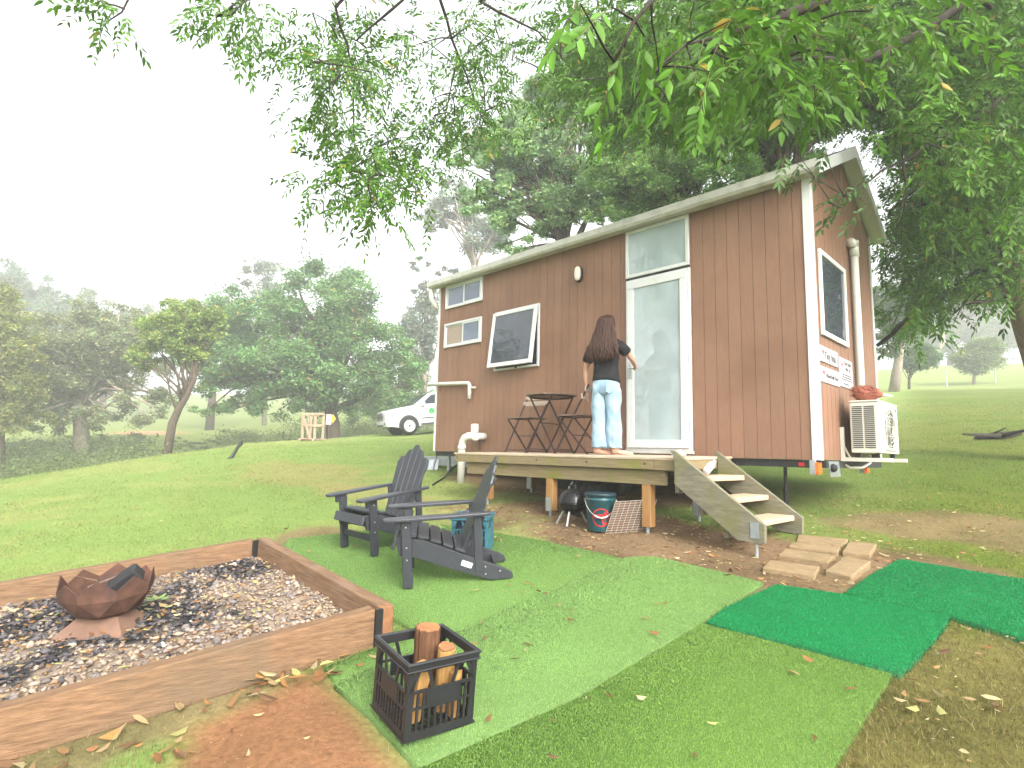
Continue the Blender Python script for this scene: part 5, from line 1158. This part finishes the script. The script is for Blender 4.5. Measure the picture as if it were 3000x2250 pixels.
def tree(name, label, group, base, D, crowns, n, leaf, col, bark, tr, seed, trunk=None, nclump=None, spread=.34, yellow=.004, nl=26, tint=.22, aspect=.42):
    """base = (px,) of the foot at depth D; crowns = (px, py, rx px, ry px, depth offset m)"""
    r = np.random.default_rng(seed); s = D/F
    b = at(base, 1300, D); b[2] = g1(b[0], b[1])
    t = thing(name, label, 'tree', b, group)
    C = []; CR = []; nclump = int((nclump or 60)*1.5); n = int(n*1.45); spread *= .88
    tot = sum(c[2]*c[3] for c in crowns)
    for c in crowns:
        dd = D+(c[4] if len(c) > 4 else 0); ctr = at(c[0], c[1], dd); rx, rz = c[2]*dd/F, c[3]*dd/F
        k = max(5, int((nclump or 60)*c[2]*c[3]/tot)); q = nrm_(r.normal(0, 1, (k, 3)))*(r.uniform(.25, 1, (k, 1))**.5)
        e = q[:, :1]*RT*rx+q[:, 1:2]*FW*rx*.9+q[:, 2:]*np.array([0, 0, 1.0])*rz
        C.append(ctr+e); CR.append(np.full(k, spread*(rx*rz)**.5))
    C = np.concatenate(C); CR = np.concatenate(CR)
    w_ = CR**2; pk_ = r.choice(len(C), n, p=w_/w_.sum())
    off = r.normal(0, .55, (n, 3))*np.array([1, 1, .72]); c = C[pk_]+off*CR[pk_][:, None]
    nr = nrm_(r.normal(0, 1, (n, 3))*.75+np.array([0, 0, .8])+off*.5); ax = nrm_(r.normal(0, 1, (n, 3))*np.array([1, 1, .5])+np.array([0, 0, -.35]))
    ln = leaf*r.uniform(.6, 1.35, n); V, Fc = quads_leaf(c, ax, nr, ln, ln*aspect)
    ct = 1+r.uniform(-tint, tint, len(C)); lc = 1.75*np.array(col)*(ct[pk_]*r.uniform(.7, 1.3, n))[:, None]*np.stack([1+.25*r.uniform(-1, 1, n), np.ones(n), 1+.2*r.uniform(-1, 1, n)], -1)
    cy = r.uniform(0, 1, len(C)) < yellow*3; yl = (r.uniform(0, 1, n) < yellow) | (cy[pk_] & (r.uniform(0, 1, n) < .10))
    lc[yl] = np.array([.42, .27, .03])
    npmesh('crown', V, Fc, M['farleaf'], t, np.repeat(lc, 4, 0))
    mb = MB(); cc = C.mean(0); cc = cc*.6+np.array([b[0], b[1], cc[2]])*.4
    if trunk: P = [b-np.array([0, 0, .3])]+[at(p[0], p[1], D+(p[2] if len(p) > 2 else 0)) for p in trunk]
    else: P = [b-np.array([0, 0, .3]), b+(cc-b)*.35+r.normal(0, .1, 3)*tr*4, b+(cc-b)*.75+r.normal(0, .1, 3)*tr*4, cc]
    mb.tube(P, list(np.linspace(tr*1.25, tr*.45, len(P))), 10)
    for j in r.choice(len(C), min(nl, len(C)), False):
        u = r.uniform(.30, 1); k = u*(len(P)-1); i = min(int(k), len(P)-2); o = np.array(P[i])*(1-(k-i))+np.array(P[i+1])*(k-i)
        q = limb(mb, o, C[j], tr*.38, tr*.06, r)
        if r.uniform() < .6: limb(mb, q[2], C[r.integers(len(C))]*.35+C[j]*.65, tr*.16, tr*.03, r, n=4)
    mb.build('trunk', bark, t, True)
    return t
BG = 'trees in the gully beyond the left lawn'; BH = 'trees behind the tiny house'; BR = 'trees beyond the right lawn'
GREY = M['palebark']; BRK = M['treebark']
tree('gum_tree', 'pale thin gum tree showing bare stems above the left roof end', BH, 1400, 44, [(1330,600,80,60),(1400,690,75,60),(1270,640,50,50),(1320,560,60,35),(1450,640,60,70)], 7000, .30, (.13,.15,.12), GREY, .28, 11, [(1392,800),(1380,700),(1372,640)], 46, .34, 0, 30)
tree('gum_tree', 'small hazy grey gum hugging the left corner of the house', BH, 1240, 47, [(1235,930,55,80),(1225,1010,45,70),(1250,860,40,45),(1225,775,45,18),(1320,800,50,20)], 7000, .30, (.12,.14,.11), GREY, .22, 12, None, 46, .34, 0)
tree('shade_tree', 'big round tree with yellow flecks behind the pallet frame', BG, 985, 37, [(560,1100,80,70),(620,1190,70,45),(860,1170,180,50),(1080,1190,120,40),(760,930,140,95),(950,880,160,110),(1050,1000,130,110),(820,1060,190,110),(640,1030,110,95),(985,1110,180,80),(700,1150,110,70),(1150,1090,90,110),(880,800,60,30)], 60000, .25, (.082,.145,.050), BRK, .42, 13, [(975,1240),(968,1200),(990,1120),(960,1020),(930,920)], 230, .26, .006, 60, .28)
tree('gum_tree', 'sparse tall tree poking above the big round one', BG, 770, 60, [(770,810,55,50),(700,830,35,25),(800,870,60,40),(740,770,30,25),(815,780,25,20)], 2300, .34, (.10,.12,.08), GREY, .20, 14, None, 40, .30, 0, 30)
tree('sapling', 'slim leaning tree with forked dark trunk at the brow of the lawn', BG, 484, 27, [(480,965,80,55),(560,935,75,50),(425,1045,60,35),(550,1010,70,45),(610,960,50,40),(520,890,50,25),(640,920,40,30)], 17000, .17, (.125,.170,.042), BRK, .17, 15, [(505,1240),(525,1195),(545,1165),(570,1110),(560,1030)], 90, .34, .003, 34)
tree('spreading_tree', 'broad grey-green tree with visible pale limbs in the gully', BG, 245, 37, [(240,990,200,75),(120,1080,120,90),(380,1040,130,85),(300,925,140,45),(180,1150,120,50),(390,1150,110,45),(90,1000,90,70),(430,960,50,50),(150,1230,130,40),(330,1220,130,45),(100,1200,140,55),(240,1080,180,70),(430,1190,90,50)], 40000, .22, (.118,.135,.068), GREY, .40, 16, [(238,1230),(235,1180),(255,1120),(270,1030)], 170, .26, .001, 70, .25)
tree('gully_tree', 'yellow green tree cut by the left picture edge', BG, 10, 31, [(10,1010,95,110),(25,1140,110,80),(-50,900,90,110),(60,1080,60,60),(20,1230,110,50),(-30,1180,80,70)], 22000, .20, (.115,.130,.038), BRK, .30, 17, None, 90, .30, .002)
tree('distant_tree', 'tall hazy tree at top left of the gully', BG, 60, 72, [(30,850,90,65),(130,835,55,45),(90,930,120,70),(170,890,60,50),(-30,800,80,60)], 12000, .42, (.085,.110,.070), BRK, .45, 18, None, 80, .30, 0)
tree('distant_tree', 'hazy low tree between the tall hazy one and the slim leaning one', BG, 290, 76, [(250,890,90,40),(310,950,140,50),(200,930,80,50),(420,960,70,60)], 12000, .42, (.095,.115,.060), BRK, .4, 19, None, 80, .30, 0)
tree('distant_tree', 'pale green tree filling the gap left of the big round tree', BG, 610, 56, [(620,930,70,50),(585,1010,80,70),(690,980,80,60),(540,900,40,30),(660,890,40,25)], 14000, .33, (.110,.140,.060), BRK, .35, 20, None, 90, .30, .002)
tree('shrub_tree', 'light green shrubby tree behind the parked car', BG, 1170, 48, [(1120,1160,70,60),(1210,1150,70,70),(1180,1080,60,50),(1250,1200,50,50),(1060,1200,60,40)], 14000, .27, (.090,.150,.050), BRK, .2, 21, None, 80, .32, .004)
tree('shade_tree', 'feathery tree behind the middle of the roof, next to the pale gum', BH, 1640, 19, [(1480,450,100,80),(1600,300,110,70),(1720,250,110,60),(1360,440,60,50),(1560,430,150,95),(1475,560,90,70),(1700,560,140,85),(1640,330,100,60),(1420,450,60,40),(1560,640,120,60),(1760,430,80,60),(1500,720,80,40),(1400,600,60,60)], 76000, .135, (.150,.225,.100), BRK, .20, 22, [(1665,760),(1650,640),(1640,520)], 200, .26, .001, 60, .25)
tree('shade_tree', 'feathery tree behind the roof above the door', BH, 1960, 16, [(1900,520,150,100),(1850,380,120,85),(2050,420,130,100),(1980,630,130,60),(1780,640,80,50),(1960,300,120,70),(2110,600,90,60),(1780,500,80,60),(1800,280,110,60)], 56000, .12, (.125,.205,.062), BRK, .20, 23, [(1985,700),(2000,560),(1980,440)], 200, .26, .002, 60, .25)
tree('shade_tree', 'dark green tree behind the roof apex', BH, 2270, 13.5, [(2250,330,150,110),(2150,520,110,70),(2330,450,100,80),(2280,180,140,80),(2120,250,110,80),(2420,330,90,90),(2250,560,110,50)], 46000, .10, (.095,.175,.040), BRK, .18, 24, [(2300,640),(2290,500),(2270,360)], 190, .26, .002, 60, .25)
tree('park_tree', 'dark crowned tree with pale flared trunk at the edge of the right lawn', BR, 2625, 31, [(2640,930,65,75),(2600,1000,40,50),(2680,870,70,50),(2590,880,50,60)], 14000, .17, (.036,.070,.016), GREY, .23, 25, [(2630,1070),(2640,1000),(2650,930)], 70, .32, 0)
tree('small_tree', 'little dense tree on thin stems beside the pale trunk', BR, 2672, 35, [(2692,1048,50,38),(2660,1060,30,30)], 6000, .17, (.050,.095,.036), BRK, .07, 26, None, 40, .36, 0, 20)
tree('small_tree', 'small round tree alone on the far right lawn', BR, 2866, 44, [(2850,1050,55,42),(2900,1035,45,40),(2870,1010,40,22)], 8000, .22, (.085,.120,.038), GREY, .12, 27, None, 55, .34, 0, 26)
tree('distant_tree', 'olive tree behind the small round tree', BR, 2800, 84, [(2790,970,80,60),(2760,900,70,60),(2840,920,70,60)], 10000, .42, (.085,.110,.055), BRK, .4, 28, None, 70, .30, 0)
tree('distant_tree', 'bluish dark tree behind the rail barrier', BR, 2940, 86, [(2930,960,90,70),(2990,990,80,60),(2900,880,90,60),(3040,920,80,80)], 13000, .42, (.045,.085,.060), BRK, .4, 29, None, 80, .30, 0)
tree('distant_tree', 'lime green tree left of the leaning pale stem', BR, 2720, 80, [(2720,950,60,50),(2740,1010,50,40),(2680,980,50,60)], 8000, .40, (.085,.150,.045), BRK, .3, 30, None, 60, .30, 0)
tree('distant_tree', 'tall grey-green tree at the back of the right paddock', BR, 2860, 78, [(2850,830,120,50),(2950,800,120,60),(2740,820,90,60),(2660,840,80,60),(2700,930,100,70),(2800,1000,120,55),(2920,960,120,70),(3010,900,80,90),(2650,990,60,60)], 26000, .48, (.085,.105,.065), BRK, .45, 31, None, 90, .30, 0)
P = gpix(2745, 1072); z0 = np.dot(P-CAM, FW)-3
tag(MB().tube([at(2742,1035,z0), at(2762,1000,z0), at(2755,960,z0), at(2768,905,z0)], [.28,.30,.24,.12], 8).build('bare_trunk', GREY, None, True), 'leaning bare pale stem in front of the far right trees', 'tree trunk')
tree('garden_tree', 'open branched tree behind the viewpoint, mirrored in the door glass', None, 0, 1, [], 0, .1, (.05,.1,.03), BRK, .2, 40) if False else None

# undergrowth on the gully bank and along the back of the lawn
r = np.random.default_rng(77); uc_ = []; ur = []
for i in range(420):
    px = r.uniform(-60, 1260); D_ = r.uniform(19+max(0, px)*.008, 40+max(0, px)*.010); q = at(px, 1300, D_); x, y = q[0], q[1]; z = g1(x, y)
    top = np.interp(px, [0, 300, 620, 800, 1260], [1290, 1275, 1255, 1235, 1215])
    zt = at(px, top, D_)[2]; h = min(max(.35, zt-z), 2.4)*(.05+1.5*float(fbm(np.array([px*.012]), np.array([D_*.3]), 91)[0]))
    if px > 560 and D_ < 27+px*.01: continue
    if 430 < px < 640: h *= .35
    for k in range(3): uc_.append((x+r.normal(0,.5), y+r.normal(0,.5), z+h*r.uniform(.05, .8))); ur.append(h*.5)
uc_ = np.array(uc_); ur = np.array(ur); n = 90000; k = r.integers(0, len(uc_), n); off = r.normal(0, .7, (n, 3))*np.array([1, 1, .45])
c_ = uc_[k]+off*ur[k][:, None]; ln = r.uniform(.06, .19, n); V, Fc = quads_leaf(c_, nrm_(r.normal(0, 1, (n, 3))+np.array([0,0,.5])), nrm_(r.normal(0, 1, (n, 3))+np.array([0,0,.8])), ln, ln*.4)
cl_ = np.array([.14,.185,.070])*(r.uniform(.6, 1.4, n)*(1+r.uniform(-.25, .25, len(uc_))[k]))[:, None]
tag(npmesh('undergrowth', V, Fc, M['farleaf'], None, np.repeat(cl_, 4, 0)), kind='stuff')

# ------------------------------------------------------------------ the tree that hangs over the scene
def sprays(o, d, L_, ll, npair, seed, col, droop=.3):
    r = np.random.default_rng(seed); S = len(o); d = nrm_(d); up = nrm_(np.array([0,0,1.0])+r.normal(0, .45, (S, 3)))
    s = nrm_(np.cross(d, up)); u = np.cross(s, d)
    Vs = []; Cs = []; nl = 0
    tint = r.uniform(.7, 1.3, S)
    for j in range(npair*2+1):
        t = ((j//2)+.9)/(npair+.4); sg = 1 if j % 2 else -1
        if j == npair*2: t, sg = 1.0, 0
        base = o+d*(L_*t)[:, None]+np.array([0, 0, -1.0])*(droop*L_*t*t)[:, None]
        ax = nrm_(d*(.55 if sg else 1)+s*sg*r.uniform(.6, 1.0, (S, 1))+np.array([0, 0, -1])*r.uniform(.05, .75, (S, 1))+r.normal(0, .16, (S, 3)))
        nn = nrm_(u+r.normal(0, .4, (S, 3))); sd = nrm_(np.cross(ax, nn)); nn = np.cross(sd, ax)
        l = (ll*r.uniform(.75, 1.2, S))[:, None]; w2 = l*.175
        base = base+ax*l*.08
        pts = [base, base+ax*l*.32+sd*w2+nn*l*.05, base+ax*l*.68+sd*w2*.78+nn*l*.045, base+ax*l-np.array([0,0,1])*l*.08, base+ax*l*.68-sd*w2*.78+nn*l*.045, base+ax*l*.32-sd*w2+nn*l*.05]
        Vs.append(np.stack(pts, 1)); cc_ = np.array(col)*(tint*r.uniform(.7, 1.3, S))[:, None]; yl = r.uniform(0, 1, S) < .012; cc_[yl] = (.30, .22, .03); Cs.append(cc_); nl += 1
    V = np.stack(Vs, 1).reshape(-1, 3); C = np.repeat(np.stack(Cs, 1).reshape(-1, 3), 6, 0); i = np.arange(S*nl)*6
    Fc = np.r_[np.stack([i, i+1, i+2, i+3], -1), np.stack([i, i+3, i+4, i+5], -1)]
    # rachis
    w_ = np.array([0, 0, 1.0])*.0022; ts = [0, .5, 1.0]; R_ = []
    for t in ts:
        p = o+d*(L_*t)[:, None]-np.array([0, 0, 1.0])*(droop*L_*t*t)[:, None]; R_ += [p-s*.0022, p+s*.0022]
    RV = np.stack(R_, 1).reshape(-1, 3); ri = np.arange(S)*6+len(V)
    Fc = np.r_[Fc, np.stack([ri, ri+1, ri+3, ri+2], -1), np.stack([ri+2, ri+3, ri+5, ri+4], -1)]
    return np.r_[V, RV], Fc, np.r_[C, np.tile(np.array([.10,.12,.03]), (len(RV), 1))]
def merge(parts):
    o = 0; Vs = []; Fs_ = []; Cs = []
    for V, Fc, C in parts: Vs.append(V); Fs_.append(Fc+o); Cs.append(C); o += len(V)
    return np.concatenate(Vs), np.concatenate(Fs_), np.concatenate(Cs)
tb = at(3120, 1300, 8.6); tb[2] = g1(tb[0], tb[1])
OT = thing('overhanging_tree', 'large tree arching over the picture from the right, fine pinnate leaves', 'tree', tb)
TRUNK = [tb-np.array([0,0,.3]), at(3085, 1180, 8.6), at(3010, 960, 8.5), at(2972, 830, 8.4), at(2965, 640, 8.0), at(2990, 380, 7.6), at(3020, 150, 7.0)]
MB().tube(TRUNK, [.28,.21,.17,.16,.15,.14,.11], 12).build('trunk', M['trunkbark'], OT, True); mb = MB()
NODES = []
def br(pts, r0, r1, n=7):
    P = [np.array(p) for p in pts]; Q = [P[0]]
    for a, b in zip(P[:-1], P[1:]):
        m = (a+b)/2+rng.normal(0, .03, 3)*np.linalg.norm(b-a); Q += [m, b]
    mb.tube(Q, list(np.linspace(r0, r1, len(Q))), n)
    for q in Q: NODES.append(q)
    return Q
TOP = at(3020, 150, 7.0)
br([TOP, at(2880,0,5.6), at(2758,55,5.2), at(2648,118,5.0), at(2577,156,4.9), at(2492,186,4.8), at(2437,173,4.8), at(2362,169,4.8), at(2281,183,4.8)], .050, .010)
br([at(2492,186,4.8), at(2380,210,4.9), at(2290,222,5.0), at(2238,250,5.0)], .014, .006)
br([TOP, at(2900,-260,4.2), at(2560,-120,3.2), at(2412,0,2.9), at(2353,25,2.9), at(2269,63,2.9), at(2163,93,2.9), at(2117,131,3.0), at(2010,200,3.1)], .05, .007)
br([at(2163,93,2.9), at(2050,120,2.6), at(1960,170,2.4), at(1900,230,2.2)], .008, .004)
br([at(2560,-120,3.2), at(2140,-160,2.2), at(1940,-60,1.8), at(1860,60,1.7), at(1800,180,1.7)], .012, .004)
br([at(2950,640,8.0), at(2999,262,6.6), at(2880,329,6.0), at(2775,392,5.8), at(2703,435,5.7), at(2644,473,5.6), at(2653,532,5.5)], .05, .012)
br([at(2644,473,5.6), at(2560,520,5.0), at(2500,560,4.6), at(2440,600,4.4)], .012, .004)
br([at(2950,830,8.4), at(2870,800,8.8), at(2800,845,9.4), at(2720,890,9.8), at(2640,950,10.2), at(2570,1012,10.6)], .085, .035)
br([at(2800,845,9.4), at(2740,780,9.2), at(2680,720,9.0), at(2640,660,9)], .04, .012)
br([at(2950,700,8.2), at(2860,640,7.6), at(2780,600,7.2), at(2700,600,7.0)], .05, .012)
br([at(2980,450,7.7), at(2800,300,7.4), at(2600,330,7.2), at(2420,300,7.0), at(2300,330,7)], .06, .010)
br([at(2960,900,8.4), at(2900,880,6.6), at(2850,880,5.4), at(2800,915,5.0)], .02, .005)
# limb passing overhead, outside the picture, to the sprays on the left
OV = [TOP, at(2700,-500,4.6), at(2100,-420,3.6), at(1600,-280,4.2), at(1180,-160,5.0), at(900,-120,5.2), at(640,-90,4.4)]
br(OV, .09, .025)
br([at(1180,-160,5.0), at(983,20,5.3), at(1017,129,5.5), at(1037,224,5.7), at(1037,407,6.0), at(1060,520,6.1)], .018, .004)
br([at(1180,-160,5.0), at(1180,0,5.2), at(1110,60,5.3), at(1044,119,5.4)], .018, .008)
br([at(1600,-280,4.2), at(1280,-30,5.4), at(1310,60,5.6), at(1343,163,5.8), at(1383,271,6.0), at(1417,353,6.2)], .020, .006)
br([at(1343,163,5.8), at(1320,260,6.0), at(1302,353,6.2)], .010, .004)
br([at(1600,-280,4.2), at(1408,4,5.4), at(1501,55,5.6), at(1577,93,5.8), at(1640,160,6.2)], .018, .005)
br([at(900,-120,5.2), at(760,-20,4.4), at(680,40,4.2)], .012, .004); br([at(640,-90,4.4), at(380,-10,4.0), at(320,60,4.0)], .012, .004)
NODES = np.array(NODES)
cl = []     # clumps: centre, radius, sprays, leaflet length
def region(poly, n, d0, d1, rad, ns, ll, seed):
    r = np.random.default_rng(seed); x0, y0 = np.min(poly, 0); x1, y1 = np.max(poly, 0); k = 0
    while k < n:
        px, py = r.uniform(x0, x1), r.uniform(y0, y1)
        if not pip(np.array([px]), np.array([py]), poly)[0]: continue
        D_ = r.uniform(d0, d1); cl.append((at(px, py, D_), rad*r.uniform(.6, 1.3), ns, ll)); k += 1
region([(1960,0),(3060,-20),(3060,640),(2900,560),(2640,430),(2400,300),(2180,330),(2000,300)], 560, 5.2, 11.5, .50, 17, .078, 1)
region([(2100,-20),(2700,-20),(2500,160),(2200,230),(2050,120)], 14, 2.4, 3.4, .22, 10, .075, 12)
region([(2560,640),(2700,560),(3060,560),(3060,800),(2900,840),(2780,860),(2620,960),(2570,900)], 130, 7.5, 12, .5, 17, .095, 2)
region([(2580,500),(3060,420),(3060,640),(2620,640)], 85, 6.2, 11, .48, 15, .08, 8)
region([(1640,60),(1960,60),(2100,330),(2000,430),(1760,330)], 60, 6.5, 10, .45, 13, .075, 3)
region([(1620,40),(2000,20),(2000,330),(1750,330),(1620,180)], 75, 6, 10, .45, 14, .075, 13)
region([(880,20),(1100,10),(1100,230),(1030,350),(870,330),(860,170)], 24, 4.8, 6.2, .30, 9, .062, 4)
region([(1000,380),(1230,330),(1240,500),(1100,560),(980,470)], 17, 5.0, 6.6, .28, 8, .062, 5)
region([(940,480),(1120,440),(1130,640),(1010,600),(900,570)], 11, 4.6, 5.6, .24, 7, .064, 6)
region([(1120,20),(1560,90),(1600,280),(1420,330),(1280,310),(1150,170)], 30, 5.4, 7.2, .30, 8, .060, 7)
region([(1230,330),(1440,330),(1420,480),(1260,500)], 12, 5.6, 7.2, .30, 8, .062, 9)
region([(590,-10),(780,-10),(760,55),(640,60)], 7, 3.8, 4.6, .16, 7, .062, 10)
region([(270,-10),(410,-10),(390,60),(300,60)], 4, 3.6, 4.2, .10, 5, .062, 11)
def clear(O): return ~((O[:,0] < 6.55) & (O[:,1] > -.45) & (O[:,2] < 3.95) & (O[:,1] < 2.9)) & ~((O[:,0] < 6.55) & (O[:,1] > -.45) & (O[:,1] < 1.2) & (O[:,2] < 4.2))
def offhouse(O):      # pruned clear of the house wall and gable
    d = O-CAM; z = d @ FW; px = 1500+F*(d @ RT)/z; py = 1125-F*(d @ UP)/z
    return ~((z < 10.5) & (pdist(px, py, [(1250,820),(1700,690),(2396,455),(2515,400),(2600,690),(2640,900),(2640,1400),(1250,1400)]) < 22))
O = []; Dv = []; LL = []; le = []
r = np.random.default_rng(5)
NL = NODES.copy(); ds = np.array([np.min(np.linalg.norm(NL-q[0], axis=1)) for q in cl])
for c, rad, ns, ll in [cl[i] for i in np.argsort(ds)]:
    dn = np.linalg.norm(NL-c, axis=1); nd = NL[np.argmin(dn)]
    okc = bool(clear(c[None])[0] and offhouse(c[None])[0])
    if okc and dn.min() < 1.6:
        if dn.min() > .12 and offhouse(((nd+c)/2)[None])[0]: limb(mb, nd, c, .009, .0035, r, .12, 4, 4)
        NL = np.vstack([NL, c])
    for i in range(ns):
        q = r.normal(0, .55, 3); O.append(c+q*rad*np.array([1, 1, .7])); v = q*.9+np.array([0, 0, -.35])+RT*r.normal(-.15, .4); Dv.append(v+r.normal(0, .3, 3)); LL.append(r.uniform(.18, .34)); le.append(ll*r.uniform(.8, 1.2))
O = np.array(O); Dv = np.array(Dv); LL = np.array(LL); le = np.array(le)
E_ = O+nrm_(Dv)*LL[:, None]
k = clear(O) & clear(E_) & offhouse(O) & offhouse(E_-np.array([0,0,.06]))
parts = [sprays(O[k], Dv[k], LL[k], le[k], 6, 21, (.075,.175,.016))]
# single sprays close to the viewer
near = [(1905,30,1.75,(-.2,-.9)),(1790,20,1.7,(-.6,-.6)),(1890,110,1.75,(.1,-1)),(1830,140,1.7,(-.4,-.9)),(1990,170,2.1,(-.4,-.8)),(1960,300,2.0,(-.8,-.5)),(1840,330,2.3,(-.7,-.7)),(2080,210,2.2,(-.3,-.9)),(2020,60,2.0,(-.6,-.5)),(1700,10,1.45,(-.5,-.8)),(2140,60,2.3,(-.4,-.7)),(2200,130,2.5,(-.2,-.9)),(1930,200,1.9,(-.5,-.9)),(2060,330,2.6,(-.3,-.8)),(2120,300,2.8,(-.6,-.6))]
o_ = np.array([at(a, b, c) for a, b, c, d in near]); d_ = np.array([RT*d[0]+UP*d[1]+FW*rng.uniform(-.3, .3) for a, b, c, d in near])
parts.append(sprays(o_, d_, np.full(len(near), .16), np.full(len(near), .070), 4, 22, (.080,.190,.016), .15))
tips = [(2560,500,4.6,(-1,-.9)),(2520,545,4.5,(-1,-.5)),(2500,580,4.45,(-1,-.55)),(2470,610,4.4,(-1,-.7)),(2540,600,4.5,(-.9,-.8)),(2480,560,4.4,(-.9,-.3)),
        (2860,850,5.0,(-.6,-.7)),(2900,880,5.0,(-.4,-.9)),(2830,890,5.0,(-.9,-.6)),(2930,840,5.2,(-.5,-.8)),(2960,880,5.2,(-.2,-1)),(2790,900,4.9,(-.6,-.9)),(2620,690,5.4,(-1,-.2)),(2640,720,5.6,(-1,-.1)),(2350,470,4.5,(-.6,-.8)),(2300,450,4.6,(-.3,-.9)),(2420,440,4.5,(-.4,-.9))]
o_ = np.array([at(a, b, c) for a, b, c, d in tips]); d_ = np.array([RT*d[0]+UP*d[1]+FW*rng.uniform(-.3, .3) for a, b, c, d in tips])
parts.append(sprays(o_, d_, np.full(len(tips), .24), np.full(len(tips), .075), 5, 23, (.045,.100,.020), .2))
for q in o_: limb(mb, NODES[np.argmin(np.linalg.norm(NODES-q, axis=1))], q, .007, .003, r, .1, 4, 4)
for a, b, c, d in near:
    q = at(a, b, c); limb(mb, NODES[np.argmin(np.linalg.norm(NODES-q, axis=1))], q, .005, .002, r, .1, 4, 4)
V, Fc, C = merge(parts)
npmesh('foliage', V, Fc, M['leaf'], OT, C)
mb.build('limbs', M['darkbark'], OT, True)

# trees behind the viewpoint, seen only as reflections in the glass
def behind(bx_, by_, seed, label, zl, n):
    b = np.array([bx_, by_, g1(bx_, by_)]); t = thing('garden_tree', label, 'tree', b, 'trees behind the viewpoint')
    r = np.random.default_rng(seed); mb = MB(); tp = []
    mb.tube([b, b+np.array([.2,0,2.2]), b+np.array([.1,.2,4.5]), b+np.array([.4,0,7])], [.28,.22,.17,.08], 10)
    for i in range(30):
        a = r.uniform(0, 6.28); q = b+np.array([math.cos(a)*r.uniform(1.2, 4.2), math.sin(a)*r.uniform(1, 3), r.uniform(zl, 9)]); limb(mb, b+np.array([.15,.1,r.uniform(1.6, 6)]), q, .07, .02, r); tp.append(q)
    mb.build('trunk', M['darkbark'], t, True)
    tp = np.array(tp); k = r.integers(0, len(tp), n); c_ = tp[k]+r.normal(0, .55, (n, 3)); ln = r.uniform(.08, .16, n)
    V, Fc = quads_leaf(c_, nrm_(r.normal(0, 1, (n, 3))), nrm_(r.normal(0, 1, (n, 3))), ln, ln*.4)
    npmesh('crown', V, Fc, M['farleaf'], t, np.repeat(np.array([.05,.10,.03])*r.uniform(.6, 1.4, (n, 1)), 4, 0))
behind(-1.5, -14, 3, 'open branched tree standing behind the viewpoint, mirrored in the door glass', 2.2, 9000)
behind(-7.5, -10.2, 4, 'leafy tree standing behind the viewpoint, mirrored in the tilted window', 3.6, 16000)

# ------------------------------------------------------------------ mist
m = bpy.data.materials.new('mist'); m.use_nodes = True; nt = m.node_tree
nt.nodes.remove(nt.nodes['Principled BSDF']); pv_ = nt.nodes.new('ShaderNodeVolumePrincipled'); pv_.inputs['Density'].default_value = HAZE; pv_.inputs['Color'].default_value = (.96,.97,.98,1); pv_.inputs['Anisotropy'].default_value = .3
nt.links.new(pv_.outputs[0], nt.nodes['Material Output'].inputs['Volume'])
if HAZE > 0: tag(MB().box(-165, 145, -135, 165, -14, 60).build('haze', m), kind='stuff')
if DEBUG:
    for n_, a in (('car', (1198,1276)), ('pallet', (915,1291))): print('DEPTH', n_, np.dot(gpix(*a)-CAM, FW))
